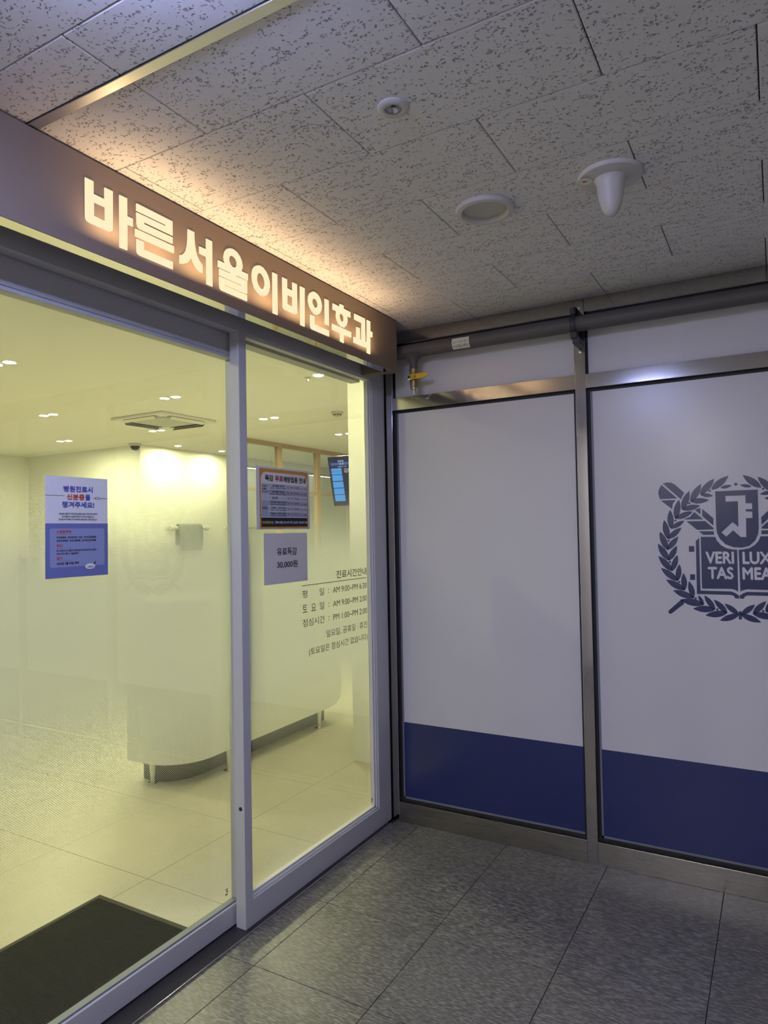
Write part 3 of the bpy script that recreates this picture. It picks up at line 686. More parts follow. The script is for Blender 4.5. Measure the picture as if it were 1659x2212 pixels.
MB().lathe((-0.518, -0.803, 0.437), [(0.0075, 0), (0.0075, 0.0015), (0.0045, 0.0018), (0.003, 0.0008), (0.0, 0.0008)], 18, axis=(0, -1, 0)).build('screw_plug', 'device_dark', win)
for yy, zz, xx, par in ((0.122, 0.142, -0.5235, win),):
    MB().box(xx, xx + 0.0004, yy, yy + 0.012, zz + 0.012, zz + 0.014).box(xx, xx + 0.0004, yy + 0.004, yy + 0.012, zz + 0.005, zz + 0.010).box(xx, xx + 0.0004, yy, yy + 0.004, zz - 0.002, zz + 0.002).box(xx, xx + 0.0004, yy + 0.006, yy + 0.011, zz - 0.002, zz + 0.002).build('maker_mark', 'ink_black', par)

door = structure('door_1', (-0.575, -1.55, 0), 'glass sliding door with a frosted dotted film and white aluminium rails')
MB().box(-0.600, -0.557, -2.35, -0.700, 0.010, 0.084, 0.002).build('bottom_rail', W, door)
MB().box(-0.600, -0.560, -2.35, -0.700, 2.121, 2.225, 0.0015).build('top_rail', W, door)
MB().box(-0.600, -0.554, -2.35, -0.700, 2.110, 2.124, 0.003).box(-0.600, -0.559, -2.35, -0.700, 2.098, 2.110, 0.002).build('top_lip', W, door)
MB().box(-0.600, -0.557, -2.35, -2.27, 0.084, 2.10, 0.002).build('stile', W, door)
MB().box(-0.600, -0.557, -0.768, -0.705, 0.084, 2.10, 0.002).build('stile', W, door)
MB().box(-0.592, -0.566, -2.27, -0.768, 0.083, 0.090, 0.001).build('glazing_gasket', 'bead_grey', door)
MB().box(-0.583, -0.575, -2.27, -0.760, 0.084, 2.10).build('glass_pane', 'clear_glass', door)
MB().raw([(-0.5845, -2.27, 0.30), (-0.5845, -0.768, 0.30), (-0.5845, -0.768, 1.70), (-0.5845, -2.27, 1.70)], [(0, 1, 2, 3)]).build('frosted_film', 'film_sliding', door)
yy, zz, xx = -0.826, 0.122, -0.5748
MB().box(xx, xx + 0.0004, yy, yy + 0.012, zz + 0.020, zz + 0.023).box(xx, xx + 0.0004, yy + 0.005, yy + 0.012, zz + 0.010, zz + 0.016).box(xx, xx + 0.0004, yy, yy + 0.004, zz, zz + 0.006).box(xx, xx + 0.0004, yy + 0.006, yy + 0.011, zz, zz + 0.006).build('maker_mark', 'ink_black', door)
MB().box(-0.660, -0.604, -2.60, 0.215, 2.192, 2.36, 0.002).build('wall_operator_beam', W, None, 'structure')
MB().box(-0.64, -0.480, -2.60, 0.235, -0.004, 0.0055, 0.0008).build('trim_2', 'dark_track', None, 'structure')
MB().box(-0.480, -0.476, -2.60, 0.235, -0.004, 0.0075, 0.0008).build('trim_3', 'chrome', None, 'structure')
MB().box(-0.62, -0.50, -2.60, -2.36, 0.0, 2.30).build('wall_door_side', 'corridor_wall', None, 'structure')

# ------------------------------------------------------------------ paper notices on the glass
def sheet(name, label, x, y0, y1, z0, z1, mat, cat='poster'):
    t = thing(name, label, cat, (x, (y0 + y1) / 2, (z0 + z1) / 2))
    flat('sheet', [rect(y0, y1, z0, z1)], (x, 0, 0), YU, ZU, 0.0006, mat, t)
    return t
def sub(parent, name, x, loops, mat, layer=1): return flat(name, loops, (x + 0.0005 + 0.0003 * layer, 0, 0), YU, ZU, 0.0002, mat, parent)

# identity-card notice
X1, Y0, Y1, Z0, Z1 = -0.5748, -1.5285, -1.3215, 1.3215, 1.6135
p1 = sheet('identity_notice', 'white and periwinkle portrait poster about bringing identification, on the sliding glass door', X1, Y0, Y1, Z0, Z1, 'paper_white')
PW, PH = Y1 - Y0, Z1 - Z0
def a1(fx, fz): return (Y0 + fx * PW, Z0 + fz * PH)
low1 = sub(p1, 'lower_field', X1, [rect(Y0, Y1, Z0, a1(0, 0.535)[1])], 'print_periwinkle')
sub(low1, 'text_box', X1, [rounded(a1(0.065, 0)[0], a1(0.94, 0)[0], a1(0, 0.105)[1], a1(0, 0.485)[1], 0.006)], 'print_pale_blue', 2)
def t1(body, fx, fz, fw, fh, mat, align='L', bold=0.0, layer=3):
    q = a1(fx, fz); text('printed_line', body, (X1 + 0.0008 + 0.0003 * layer, q[0], q[1]), YU, ZU, fw * PW, fh * PH, mat, low1 if fz < 0.53 else p1, align, bold)
t1('병원진료시', 0.51, 0.848, 0.47, 0.062, 'print_violet', 'C', 0.035)
t1('신분증', 0.325, 0.770, 0.285, 0.060, 'print_red', 'L', 0.035)
t1('을', 0.620, 0.770, 0.085, 0.060, 'print_violet', 'L', 0.035)
t1('챙겨주세요!', 0.51, 0.692, 0.52, 0.062, 'print_violet', 'C', 0.035)
t1('2024년 5월부터 국민건강보험법 일부 개정으로 인하여', 0.51, 0.622, 0.61, 0.0185, 'ink_black', 'C', 0.02)
t1('병·의원에서 신분증 확인이 의무화 되었습니다.', 0.51, 0.594, 0.52, 0.0185, 'ink_black', 'C', 0.02)
t1('번거로우시더라도 꼭 지참하여 방문·접수 부탁드립니다.', 0.51, 0.566, 0.62, 0.0185, 'ink_black', 'C', 0.02)
sub(p1, 'cable_line', X1, [rect(a1(0.005, 0)[0], a1(0.29, 0)[0], a1(0, 0.808)[1], a1(0, 0.8105)[1])], 'ink_black', 3)
sub(p1, 'cable_line', X1, [rect(a1(0.75, 0)[0], a1(0.80, 0)[0], a1(0, 0.793)[1], a1(0, 0.796)[1])], 'ink_black', 3)
sub(p1, 'cable_line', X1, [rect(a1(0.86, 0)[0], a1(0.995, 0)[0], a1(0, 0.793)[1], a1(0, 0.7955)[1])], 'ink_black', 3)
sub(p1, 'cable_plug', X1, [rounded(a1(0.79, 0)[0], a1(0.86, 0)[0], a1(0, 0.784)[1], a1(0, 0.806)[1], 0.003), rounded(a1(0.797, 0)[0], a1(0.853, 0)[0], a1(0, 0.7865)[1], a1(0, 0.8035)[1], 0.0022)], 'ink_black', 3)
for body, fx, fz, fw, fh in (('신분증목록', 0.165, 0.438, 0.225, 0.030), ('예외', 0.165, 0.302, 0.088, 0.030), ('일자', 0.165, 0.180, 0.088, 0.030)):
    t1(body, fx, fz, fw, fh, 'print_red', 'L', 0.02)
    sub(low1, 'underline', X1, [rect(a1(fx, 0)[0], a1(0.415, 0)[0], a1(0, fz - 0.012)[1], a1(0, fz - 0.0095)[1])], 'print_red', 3)
t1('주민등록증 / 운전면허증 / 여권 / 국가보훈등록증 /', 0.165, 0.386, 0.65, 0.021, 'ink_black', 'L', 0.015)
t1('장애인등록증 / 외국인등록증 / 모바일건강보험증', 0.165, 0.354, 0.63, 0.021, 'ink_black', 'L', 0.015)
t1('본 의원에서 6개월 이내로 본인여부 확인하신 환자 /', 0.165, 0.256, 0.65, 0.021, 'ink_black', 'L', 0.015)
t1('19세 미만 환자 / 응급환자', 0.165, 0.226, 0.345, 0.021, 'ink_black', 'L', 0.015)
t1('2024년 5월 20일 부터', 0.165, 0.128, 0.345, 0.026, 'ink_black', 'L', 0.025)
bc = a1(0.695, 0.100)
def oval(cx, cz, rx, rz, n=28): return [(cx + rx * math.cos(2 * math.pi * i / n), cz + rz * math.sin(2 * math.pi * i / n)) for i in range(n)]
sub(low1, 'bubble_outline', X1, [oval(*bc, 0.0183, 0.0098)], 'ink_black', 3)
sub(low1, 'bubble_tail', X1, [[(bc[0] + 0.009, bc[1] + 0.006), (bc[0] + 0.0215, bc[1] + 0.0155), (bc[0] + 0.015, bc[1] + 0.003)]], 'ink_black', 3)
sub(low1, 'speech_bubble', X1, [oval(*bc, 0.0175, 0.0090)], 'paper_white', 4)
t1('가능합니다', 0.695, 0.088, 0.10, 0.014, 'ink_black', 'C', 0.02, 6)

# flu vaccination poster
X2, Y0b, Y1b, Z0b, Z1b = -0.5238, -0.6870, -0.3420, 1.4530, 1.7000
p2 = sheet('vaccination_poster', 'orange bordered flu vaccination timetable poster on the fixed pane', X2, Y0b, Y1b, Z0b, Z1b, 'paper_white')
BW, BH = Y1b - Y0b, Z1b - Z0b
def a2(fx, fz): return (Y0b + fx * BW, Z0b + fz * BH)
def r2(fx0, fx1, fz0, fz1): return rect(a2(fx0, 0)[0], a2(fx1, 0)[0], a2(0, fz0)[1], a2(0, fz1)[1])
sub(p2, 'orange_border', X2, [r2(0.055, 0.965, 0.015, 0.970)], 'print_orange')
b0, b1 = a2(0.078, 0.045), a2(0.945, 0.915)
top = rounded(b0[0], b1[0], b0[1], b1[1], 0.030)
sub(p2, 'inner_field', X2, [[(x, z) if z > (b0[1] + b1[1]) / 2 else ((b0[0] if x < (b0[0] + b1[0]) / 2 else b1[0]), b0[1]) for x, z in top]], 'paper_white', 2)
def t2(body, fx, fz, fw, fh, mat, align='L', bold=0.0, layer=5, par=None):
    q = a2(fx, fz); text('printed_line', body, (X2 + 0.0008 + 0.0003 * layer, q[0], q[1]), YU, ZU, fw * BW, fh * BH, mat, par or p2, align, bold)
t2('독감', 0.145, 0.772, 0.150, 0.098, 'ink_black', 'L', 0.03)
t2('무료', 0.325, 0.772, 0.150, 0.098, 'print_maroon', 'L', 0.03)
t2('예방접종', 0.480, 0.772, 0.275, 0.098, 'ink_black', 'L', 0.03)
t2('안내', 0.785, 0.772, 0.130, 0.098, 'ink_black', 'L', 0.03)
rz = [0.735, 0.640, 0.545, 0.470, 0.380, 0.288, 0.198]
for i in range(6):
    z0, z1 = rz[i + 1], rz[i]
    light = i in (0, 2, 4)
    sub(p2, 'table_cell', X2, [r2(0.205, 0.945, z0 + 0.003, z1 - 0.003)], 'print_cell_light' if light else 'print_cell', 3)
sub(p2, 'table_cell', X2, [r2(0.082, 0.200, rz[2] + 0.003, rz[0] - 0.003)], 'print_cell_light', 3)
sub(p2, 'table_cell', X2, [r2(0.082, 0.200, rz[3] + 0.003, rz[2] - 0.003)], 'print_cell_light', 3)
sub(p2, 'table_cell', X2, [r2(0.082, 0.200, rz[6] + 0.003, rz[3] - 0.003)], 'print_cell', 3)
names = ['2회 접종 대상자', '1회 접종 대상자', '임신부', '만75세 이상 어르신', '만70세 ~ 74세 어르신', '만65세 ~ 69세 어르신']
subs = ['(2012.1.1~2025.8.31 출생자)', '(2012.1.1~2025.8.31 출생자)', '', '(1950.12.31 이전 출생자)', '(1951.1.1~1955.12.31 출생자)', '(1956.1.1~1960.12.31 출생자)']
dates = ["'25. 09. 22(월)", "'25. 09. 29(월)", "'25. 09. 29(월)", "'25. 10. 15(수)", "'25. 10. 20(월)", "'25. 10. 22(수)"]
for i in range(6):
    zt, zb = rz[i], rz[i + 1]; hh = zt - zb
    if subs[i]:
        t2(names[i], 0.385, zb + hh * 0.46, 0.275 if i > 2 else 0.225, hh * 0.38, 'ink_black', 'C', 0.01)
        t2(subs[i], 0.385, zb + hh * 0.14, 0.285, hh * 0.22, 'ink_black', 'C', 0.01)
    else:
        t2(names[i], 0.32, zb + hh * 0.26, 0.10, hh * 0.48, 'ink_black', 'C', 0.01)
    t2(dates[i], 0.545, zb + hh * 0.25, 0.235, hh * 0.50, 'print_maroon', 'L', 0.0)
    t2('~ 26. 4. 30(목)', 0.795, zb + hh * 0.27, 0.140, hh * 0.32, 'ink_black', 'L', 0.0)
for body, fz in (('어린이', 0.672), ('6개월 ~', 0.627), ('만13세', 0.582)):
    t2(body, 0.141, fz, 0.095, 0.034, 'ink_black', 'C', 0.01)
t2('어르신', 0.141, 0.320, 0.100, 0.042, 'ink_black', 'C', 0.01)
foot2 = sub(p2, 'footer_bar', X2, [r2(0.078, 0.945, 0.045, 0.190)], 'print_navy', 3)
t2('무료접종대상', 0.088, 0.090, 0.200, 0.046, 'print_yellow', 'L', 0.02, par=foot2)
t2(': 생후6개월~만13세 이하, 임신부, 만65세 이상', 0.300, 0.090, 0.640, 0.046, 'paper_white', 'L', 0.02, par=foot2)

# price notice
X3, Y0c, Y1c, Z0c, Z1c = -0.5238, -0.6470, -0.3640, 1.2360, 1.4375
p3 = sheet('price_notice', 'plain white paper stating the paid flu shot price, under the vaccination poster', X3, Y0c, Y1c, Z0c, Z1c, 'paper_grey', 'notice')
text('printed_line', '유료독감', (X3 + 0.0012, Y0c + 0.080, Z0c + 0.112), YU, ZU, 0.130, 0.031, 'ink_black', p3, 'L', 0.015)
text('printed_line', '30,000원', (X3 + 0.0012, Y0c + 0.080, Z0c + 0.060), YU, ZU, 0.133, 0.031, 'ink_black', p3, 'L', 0.015)

# opening hours lettered on the pane
XH = -0.5237
hrs = thing('opening_hours', 'black vinyl opening hours lettered on the lower right of the fixed pane', 'lettering', (XH, -0.14, 1.09))
def th(body, yR, z, w, h, align='R', bold=0.0): return text('vinyl_line', body, (XH, yR, z), YU, ZU, w, h, 'ink_black', hrs, align, bold)
th('진료시간안내', 0.115, 1.2285, 0.260, 0.036, bold=0.008)
flat('rule', [rect(-0.404, 0.115, 1.2145, 1.2170)], (XH - 0.0002, 0, 0), YU, ZU, 0.0003, 'ink_black', hrs)
def trow(z, key, val):
    n = len(key)
    if n == 4: th(key, -0.402, z - 0.002, 0.160, 0.032, 'L')
    else:
        for k, ch in enumerate(key): th(ch, -0.402 + (0.160 - 0.036) * k / (n - 1), z - 0.002, 0.034, 0.032, 'L')
    th(':', -0.212, z + 0.004, 0.006, 0.018, 'L')
    th(val, 0.115, z, 0.290, 0.0265)
trow(1.166, '평일', 'AM 9:00~PM 6:30')
trow(1.105, '토요일', 'AM 9:00~PM 2:00')
trow(1.045, '점심시간', 'PM 1:00~PM 2:00')
th('일요일, 공휴일 : 휴진', 0.114, 0.975, 0.345, 0.033)
th('(토요일은 점심시간 없습니다)', 0.116, 0.913, 0.478, 0.036)

# ------------------------------------------------------------------ clinic behind the glass
XL, YN, YF = -8.06, -3.6, 8.0
cfloor = MB().box(XL, -0.60, YN, YF, -0.06, -0.003).build('floor_clinic', 'clinic_grout', None, 'structure')
TC = 0.595
cx = [-1.13 + TC * k for k in range(-6, 1)] + [-0.60]
cy = [-0.105 + TC * k for k in range(-3, 7)]
tiles(cfloor, 'floor_tile', cx, cy, -0.004, 0.0, 'clinic_floor', 0.0008, bev=0.0006)
MB().box(XL, -0.60, YN, cy[0], -0.004, 0.0).box(XL, -0.60, cy[-1], YF, -0.004, 0.0).box(XL, cx[0], cy[0], cy[-1], -0.004, 0.0).build('floor_field', 'clinic_floor', cfloor)
MB().box(XL, -0.60, YN, YF, HC, HC + 0.1).build('ceiling_clinic', 'clinic_ceiling', None, 'structure')
MB().box(XL - 0.1, XL, YN, YF, 0, HC).build('wall_clinic_left', 'clinic_wall', None, 'structure')
MB().box(XL, -5.75, 3.25, YF, 0, HC).build('wall_clinic_corner', 'clinic_wall', None, 'structure')
MB().box(XL, -0.50, YN - 0.1, YN, 0, HC).build('wall_clinic_near', 'clinic_wall', None, 'structure')
MB().box(-5.75, -0.50, YF, YF + 0.1, 0, HC).build('wall_clinic_far', 'clinic_wall', None, 'structure')
MB().box(-0.64, -0.62, YN, -2.60, 0, HC).build('wall_clinic_front', 'clinic_wall', None, 'structure')
MB().box(-1.15, -0.60, 0.95, 1.50, 0, HC).build('wall_pier', 'clinic_wall', None, 'structure')
MB().box(-0.62, -0.52, 0.28, 0.95, 0, HC).box(-0.70, -0.60, 1.50, YF, 0, HC).build('wall_clinic_right', 'clinic_wall', None, 'structure')

def copy_tree(o, parent=None):
    c = o.copy(); COL.objects.link(c); c.parent = parent
    for ch in o.children: copy_tree(ch, c)
    return c

# downlights
def make_downlight():
    d = thing('downlight', '', 'downlight', (0, 0, HC), 'lit downlights in the clinic ceiling')
    MB().lathe((0, 0, HC), [(0.046, 0.0), (0.046, -0.003), (0.040, -0.004), (0.037, 0.0)], 24).build('trim_ring', 'device_white', d)
    MB().disc((0, 0, HC - 0.002), 0.0375, (0, 0, -1), 10).build('lens', 'downlight_lens', d)
    return d
def pair(x0, y0, x1, y1, where):
    return [(x0, y0, 'left one of the lit downlight pair ' + where), (x1, y1, 'right one of the lit downlight pair ' + where)]
spots = [(-1.67, 1.37, 'lit single downlight nearest the fixed pane in the clinic ceiling')]
spots += pair(-3.22, 1.34, -3.10, 1.35, 'in front of the air conditioner')
spots += pair(-3.24, 2.64, -3.10, 2.64, 'seen through the fixed pane near the smoke detector')
spots += pair(-3.24, 4.00, -3.10, 4.01, 'above the hanging screen')
spots += pair(-3.24, -0.08, -3.11, -0.07, 'at the left edge of the sliding door')
spots += pair(-4.76, 1.28, -4.64, 1.29, 'left of the air conditioner')
spots += pair(-4.73, 2.55, -4.61, 2.56, 'just behind the air conditioner')
spots += pair(-6.22, 2.47, -6.11, 2.50, 'farthest back, left of the dome camera')
spots += [(-5.47, 3.62, 'lit wall-washing downlight next to the dome camera'), (-5.44, 4.39, 'lit wall-washing downlight second from the dome camera'),
          (-1.67, -1.70, 'lit downlight above the black entrance mat'), (-3.17, -1.45, 'lit downlight beyond the left edge of the sliding door'),
          (-4.70, -0.08, 'lit downlight deep in the left of the clinic'), (-1.67, 4.00, 'lit downlight behind the white pier'),
          (-0.92, 0.35, 'lit downlight close behind the fixed pane, above its head rail')]  # last one is added out of sight to brighten the pier
d0 = None
for x, y, lab in spots:
    if d0 is None: d = d0 = make_downlight()
    else: d = copy_tree(d0)
    d.location = (x, y, HC); d['label'] = lab

# cassette air conditioner
ax, ay, s = -4.04, 2.09, 0.355
ac = thing('cassette_air_conditioner', 'white four-way cassette air conditioner in the clinic ceiling with its louvres open', 'air conditioner', (ax, ay, HC))
MB().box(ax - s, ax + s, ay - s, ay + s, HC - 0.026, HC - 0.001, 0.006).build('panel', 'ac_white', ac)
gr_ = MB().box(ax - 0.23, ax + 0.23, ay - 0.23, ay + 0.23, HC - 0.034, HC - 0.026, 0.003).build('intake_grille', 'ac_grille', ac)
for k in range(11):
    yy = ay - 0.20 + 0.04 * k
    MB().box(ax - 0.21, ax + 0.21, yy - 0.006, yy + 0.006, HC - 0.038, HC - 0.034).build('grille_bar', 'ac_white', gr_)
for sx_, sy_ in ((1, 0), (-1, 0), (0, 1), (0, -1)):
    c = 0.295
    if sx_: sl_ = MB().box(ax + sx_ * c - 0.028, ax + sx_ * c + 0.028, ay - 0.22, ay + 0.22, HC - 0.029, HC - 0.025).build('air_slot', 'device_dark', ac)
    else: sl_ = MB().box(ax - 0.22, ax + 0.22, ay + sy_ * c - 0.028, ay + sy_ * c + 0.028, HC - 0.029, HC - 0.025).build('air_slot', 'device_dark', ac)
    a, b = 0.325, 0.268      # louvre hangs from the outer edge of its slot
    if sx_:
        q = [(ax + sx_ * a, ay - 0.215, HC - 0.030), (ax + sx_ * a, ay + 0.215, HC - 0.030), (ax + sx_ * (b + 0.035), ay + 0.215, HC - 0.054), (ax + sx_ * (b + 0.035), ay - 0.215, HC - 0.054)]
    else:
        q = [(ax - 0.215, ay + sy_ * a, HC - 0.030), (ax + 0.215, ay + sy_ * a, HC - 0.030), (ax + 0.215, ay + sy_ * (b + 0.035), HC - 0.054), (ax - 0.215, ay + sy_ * (b + 0.035), HC - 0.054)]
    th_ = Vector((sx_ * 0.004, sy_ * 0.004, -0.003))
    vs = [Vector(p) for p in q] + [Vector(p) + th_ for p in q]
    MB().raw(vs, [(0, 1, 2, 3), (7, 6, 5, 4), (0, 4, 5, 1), (1, 5, 6, 2), (2, 6, 7, 3), (3, 7, 4, 0)]).build('louvre', 'ac_white', sl_)

x, y = -2.42, 2.74
sm = thing('smoke_detector', 'white smoke detector on the clinic ceiling right of the downlight pair', 'smoke detector', (x, y, HC))
MB().lathe((x, y, HC), [(0.0, 0), (0.062, 0.0), (0.060, -0.012), (0.040, -0.020), (0.036, -0.020), (0.036, -0.034), (0.030, -0.042), (0.0, -0.042)], 32).build('housing', 'device_white', sm)
for k in range(8):
    t = 2 * math.pi * k / 8
    MB().box(x + 0.036 * math.cos(t) - 0.005, x + 0.036 * math.cos(t) + 0.005, y + 0.036 * math.sin(t) - 0.005, y + 0.036 * math.sin(t) + 0.005, HC - 0.032, HC - 0.023).build('vent', 'device_dark', sm)
x, y = -1.78, 1.39
sk = thing('ceiling_sprinkler', 'tiny white sprinkler on the clinic ceiling beside the single downlight', 'sprinkler', (x, y, HC))
MB().lathe((x, y, HC), [(0.026, 0), (0.022, -0.005), (0.006, -0.006)], 20).build('flange', 'device_white', sk)
MB().lathe((x, y, HC), [(0.006, -0.004), (0.006, -0.024), (0.014, -0.025), (0.014, -0.027), (0.0, -0.027)], 14).build('nozzle', 'chrome', sk)
x, y = -5.73, 3.16
dc = thing('dome_camera', 'dark dome security camera on the ceiling at the wall corner', 'camera', (x, y, HC))
MB().lathe((x, y, HC), [(0.0, 0), (0.075, 0), (0.075, -0.022), (0.060, -0.030), (0.0, -0.030)], 28).build('collar', 'device_white', dc)
MB().lathe((x, y, HC), [(0.058, -0.030)] + [(0.058 * math.cos(t * math.pi / 14), -0.030 - 0.055 * math.sin(t * math.pi / 14)) for t in range(1, 8)], 28).build('dome', 'device_dark', dc)

# glazed partition of the treatment room
part = structure('window_2', (-4.3, 4.5, 0), 'glazed partition with beige frame in front of the treatment room')
py = [3.375, 4.214, 5.06, 5.92, 6.78, 7.64]
MB().box(-4.34, -4.28, 3.33, YF, 2.535, HC).build('top_rail', 'beige_frame', part)
MB().box(-4.34, -4.28, 3.33, YF, 0.0, 0.08).build('bottom_rail', 'beige_frame', part)
for yy in py: MB().box(-4.34, -4.28, yy - 0.042, yy + 0.042, 0.08, 2.535).build('post', 'beige_frame', part)
for a, b in zip(py, py[1:]):
    MB().box(-4.325, -4.295, a + 0.042, b - 0.042, 1.965, 1.99).build('middle_rail', 'beige_frame', part)
    MB().box(-4.314, -4.306, a + 0.042, b - 0.042, 0.08, 1.965).build('pane', 'partition_glass', part)
    MB().box(-4.314, -4.306, a + 0.042, b - 0.042, 1.99, 2.535).build('pane', 'partition_glass', part)
for k, (xx, z, nm) in enumerate(((-5.62, 2.42, 'upper'), (-5.30, 2.36, 'lower'))):  # added glowing bars stand in for lights reflected in the partition glass
    lm = thing('linear_lamp', ['thin lit linear lamp along the back wall of the glazed treatment room', 'thin lit linear lamp nearer the glass of the treatment room'][k], 'lamp', (xx, 6.1, z), 'linear lamps of the treatment room')
    MB().box(xx - 0.015, xx + 0.015, 5.05, 7.2, z, z + 0.025, 0.002).build('housing', 'device_white', lm)
    MB().box(xx - 0.012, xx + 0.012, 5.07, 7.18, z - 0.006, z).build('tube', 'linear_lamp', lm)
    MB().tube((xx, 5.3, z + 0.02), (xx, 5.3, HC), 0.003, seg=8).build('hanger', 'chrome', lm)
    MB().tube((xx, 6.8, z + 0.02), (xx, 6.8, HC), 0.003, seg=8).build('hanger', 'chrome', lm)

# hanging waiting-list screen
tl = math.radians(12.6)
TU, TV = Vector((1, 0, 0)), Vector((0, -math.sin(tl), math.cos(tl)))
TN = TU.cross(TV); TO = Vector((-2.718, 3.109, 1.702))
tv = thing('waiting_screen', 'black waiting-list screen hanging tilted from the clinic ceiling behind the pier', 'screen', TO)
def tvp(name, loops, off, depth, mat, par=None): return flat(name, loops, TO + TN * off, TU, TV, depth, mat, par or tv)
tvp('housing', [rounded(0, 0.90, 0, 0.505, 0.006)], -0.045, 0.045, 'tv_black')
dsp = tvp('display', [rect(0.010, 0.890, 0.014, 0.492)], 0.0002, 0.0006, 'screen_dark')
tvp('header_band', [rect(0.030, 0.885, 0.416, 0.442)], 0.001, 0.0006, 'screen_band', dsp)
for z0, z1 in ((0.323, 0.385), (0.257, 0.317), (0.188, 0.249), (0.120, 0.181), (0.050, 0.114)):
    tvp('queue_cell', [rect(0.026, 0.150, z0, z1)], 0.001, 0.0006, 'screen_blue', dsp)
def tvt(body, a, b, w, h, mat): text('screen_lettering', body, TO + TN * 0.0022 + TU * a + TV * b, TU, TV, w, h, mat, dsp)
tvt('진료실', 0.118, 0.446, 0.068, 0.020, 'screen_text'); tvt('제1진', 0.132, 0.419, 0.052, 0.018, 'screen_text')
tvt('진료대기 : 1명', 0.112, 0.394, 0.100, 0.013, 'screen_text'); tvt('01', 0.036, 0.342, 0.036, 0.026, 'screen_ink')
tvt('대기', 0.088, 0.340, 0.050, 0.030, 'screen_ink'); tvt('김다', 0.178, 0.338, 0.095, 0.042, 'screen_text')
pc = TO + TU * 0.45 + TV * 0.42 - TN * 0.05
MB().tube(pc, (pc.x, pc.y, HC), 0.016, seg=16).lathe((pc.x, pc.y, HC), [(0.05, 0), (0.05, -0.008), (0.016, -0.01)], 20).build('ceiling_pole', 'tv_black', tv)

# reception desk
desk = thing('reception_desk', 'white reception desk with a rounded end, raised on chrome legs', 'desk', (-1.95, 0.9, 0))
def desk_outline(z):
    t = max(0.0, min(1.0, (z - 0.130) / 0.11)); ye = 1.74 - 0.11 * (1 - math.sqrt(max(0, 1 - (1 - t) ** 2)))
    pts = []
    xf, xb, y0, r = -1.715, -2.13, 0.030, 0.26
    for i in range(11):
        a = math.radians(270 + 90 * i / 10)
        pts.append((xf - r + r * math.cos(a), y0 + r + r * math.sin(a)))
    for y in (0.6, 0.9, 1.2, 1.5): pts.append((xf - 0.012 * (y - 0.3), y))
    for i in range(4):
        a = math.radians(90 * i / 3); q = 0.05
        pts.append((xf - 0.02 - q + q * math.cos(a), ye - q + q * math.sin(a)))
    pts += [(xb, ye), (xb, y0 + 0.0)]
    return pts
mb = MB(); zs = [0.130, 0.140, 0.160, 0.185, 0.215, 0.245, 0.6, 1.02, 1.03]
rings = [desk_outline(z) for z in zs]; N = len(rings[0]); vs = []
for z, rg_ in zip(zs, rings): vs += [(x, y, z) for x, y in rg_]
fs = [(k * N + i, k * N + (i + 1) % N, (k + 1) * N + (i + 1) % N, (k + 1) * N + i) for k in range(len(zs) - 1) for i in range(N)]
mb.raw(vs, fs, False); mb.raw([(x, y, zs[0]) for x, y in rings[0]], [list(range(N))[::-1]]); mb.raw([(x, y, zs[-1]) for x, y in rings[-1]], [list(range(N))])
mb.build('body', 'desk_white', desk)
tp = desk_outline(1.0)
flat('counter_top', [[((x + 1.95) * 1.05 - 1.95, (y - 0.9) * 1.025 + 0.9) for x, y in tp]], (0, 0, 1.03), XU, YU, 0.03, 'desk_white', desk)
flat('plinth', [[((x + 1.95) * 0.62 - 1.98, (y - 0.9) * 0.90 + 0.9) for x, y in tp]], (0, 0, 0.0), XU, YU, 0.132, 'desk_plinth', desk)
for x, y in ((-1.985, 0.09), (-1.735, 0.45), (-1.760, 1.435)):
    lg_ = MB().tube((x, y, 0.008), (x, y, 0.132), 0.014, 0.021, 18).build('leg', 'chrome', desk)
    MB().lathe((x, y, 0.0), [(0.0, 0.0), (0.030, 0.0), (0.030, 0.005), (0.017, 0.010), (0.0, 0.010)], 20).build('foot_disc', 'chrome', lg_)

# door mat
mt = thing('door_mat', 'black ribbed entrance mat with a rubber border just inside the sliding door', 'mat', (-0.91, -1.45, 0))
MB().box(-1.190, -0.645, -2.25, -0.885, 0.0, 0.006, 0.002).build('rubber_border', 'mat_border', mt)
MB().box(-1.166, -0.668, -2.226, -0.909, 0.005, 0.010, 0.002).build('ribbed_pile', 'black_mat', mt)

# towel rails on the far wall
def towel_rail(y0, y1, label):
    t = thing('wall_rail', label, 'rail', (-5.75, (y0 + y1) / 2, 1.53), 'rails on the far clinic wall')
    MB().tube((-5.66, y0, 1.53), (-5.66, y1, 1.53), 0.022, seg=18).build('bar', 'rail_white', t)
    for yy in (y0 + 0.02, y1 - 0.02):
        MB().tube((-5.75, yy, 1.53), (-5.66, yy, 1.53), 0.016, seg=14).build('bracket', 'rail_white', t)
        MB().lathe((-5.66, yy, 1.53), [(0.0, -0.04), (0.034, -0.03), (0.04, 0.0), (0.034, 0.03), (0.0, 0.04)], 16, axis=(0, 1, 0)).build('end_knob', 'rail_white', t)
    return t
towel_rail(3.66, 4.32, 'pale wall rail that carries the folded grey cloth')
towel_rail(4.74, 5.40, 'pale empty wall rail half hidden by the door post')
mb = MB(); vs = []; NN = 14
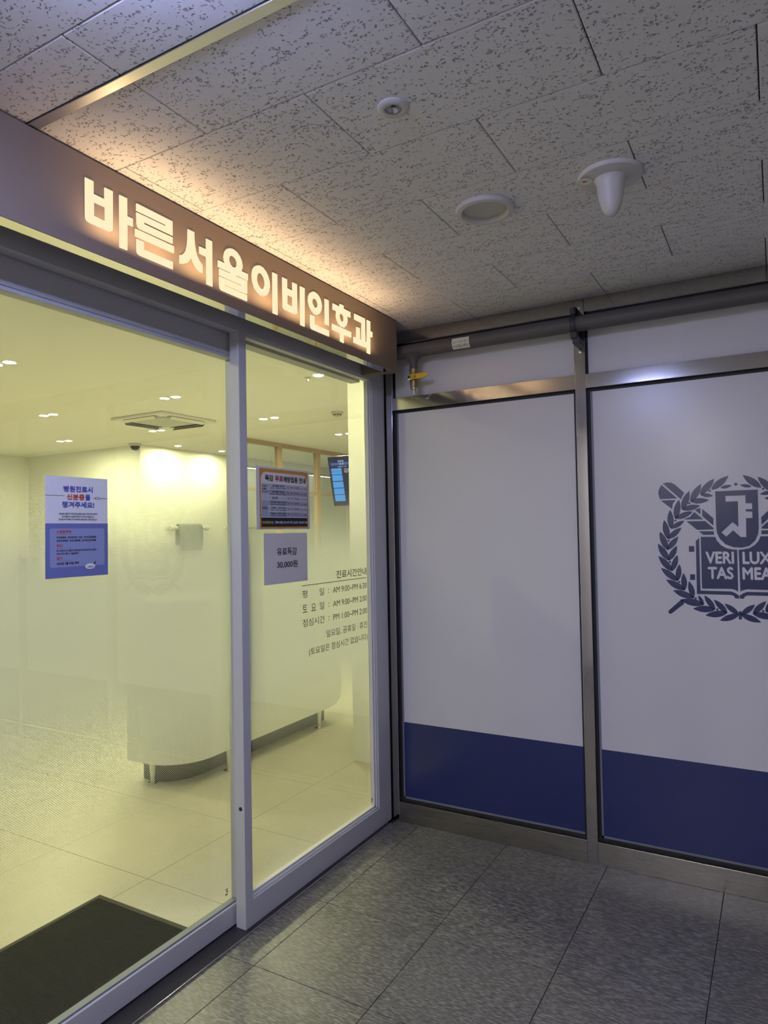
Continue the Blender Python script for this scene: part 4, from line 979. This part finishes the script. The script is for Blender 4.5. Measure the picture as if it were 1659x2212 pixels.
for i in range(NN + 1):
    y = 3.775 + 0.43 * i / NN; wv = 0.006 * math.sin(i * 1.3)
    for (x, z) in ((-5.705, 1.30), (-5.700, 1.50), (-5.68, 1.568), (-5.655, 1.585), (-5.630, 1.565), (-5.618 + wv, 1.50), (-5.612 + wv, 1.40), (-5.615 + wv, 1.225)):
        vs.append((x, y + (1.585 - z) * 0.03 * (1 - 2 * i / NN), z))
for i in range(NN):
    for k in range(7): mb.raw([], []); mb.f.append([i * 8 + k, i * 8 + k + 1, (i + 1) * 8 + k + 1, (i + 1) * 8 + k]); mb.smooth.append(True)
mb.v = vs
cl = mb.place('folded_cloth', 'cloth_grey', (-5.66, 3.99, 1.53))
tag(cl, 'grey-green cloth folded over the pale rail on the far wall', 'cloth')
md = cl.modifiers.new('thickness', 'SOLIDIFY'); md.thickness = 0.006

# supplies on the ledge by the left wall
lg = MB().box(-8.05, -6.9, 2.98, 3.22, 0.93, 0.96, 0.003).box(-8.05, -6.9, 3.10, 3.22, 0.0, 0.93).place('supply_ledge', 'desk_white', (-7.5, 3.12, 0.0))
tag(lg, 'white ledge along the left clinic wall behind the frosted film', 'ledge')
kinds = [(-7.98, 'b', 'leftmost white bottle on the supply ledge'), (-7.86, 'c', 'green carton on the supply ledge between two white bottles'), (-7.74, 'b', 'white bottle between the two green cartons on the ledge'), (-7.60, 'c', 'green carton beside the rightmost white bottle on the ledge'), (-7.47, 'b', 'rightmost white bottle on the supply ledge')]
for x, kd, lab in kinds:
    if kd == 'b':
        t = thing('supply_bottle', lab, 'bottle', (x, 3.07, 0.96), 'bottles on the supply ledge')
        MB().lathe((x, 3.07, 0.96), [(0.0, 0), (0.040, 0), (0.042, 0.02), (0.042, 0.15), (0.030, 0.18), (0.014, 0.19), (0.014, 0.20)], 20).build('body', 'bottle_white', t)
        MB().lathe((x, 3.07, 0.96), [(0.017, 0.20), (0.017, 0.235), (0.006, 0.24), (0.006, 0.26), (0.0, 0.26)], 14).build('cap', 'device_white', t)
    else:
        t = thing('supply_carton', lab, 'carton', (x, 3.07, 0.96), 'cartons on the supply ledge')
        MB().box(x - 0.05, x + 0.05, 3.03, 3.11, 0.96, 1.16, 0.003).build('box', 'box_green', t)
        MB().box(x - 0.05, x + 0.05, 3.028, 3.0305, 1.02, 1.08).build('band', 'bottle_white', t)
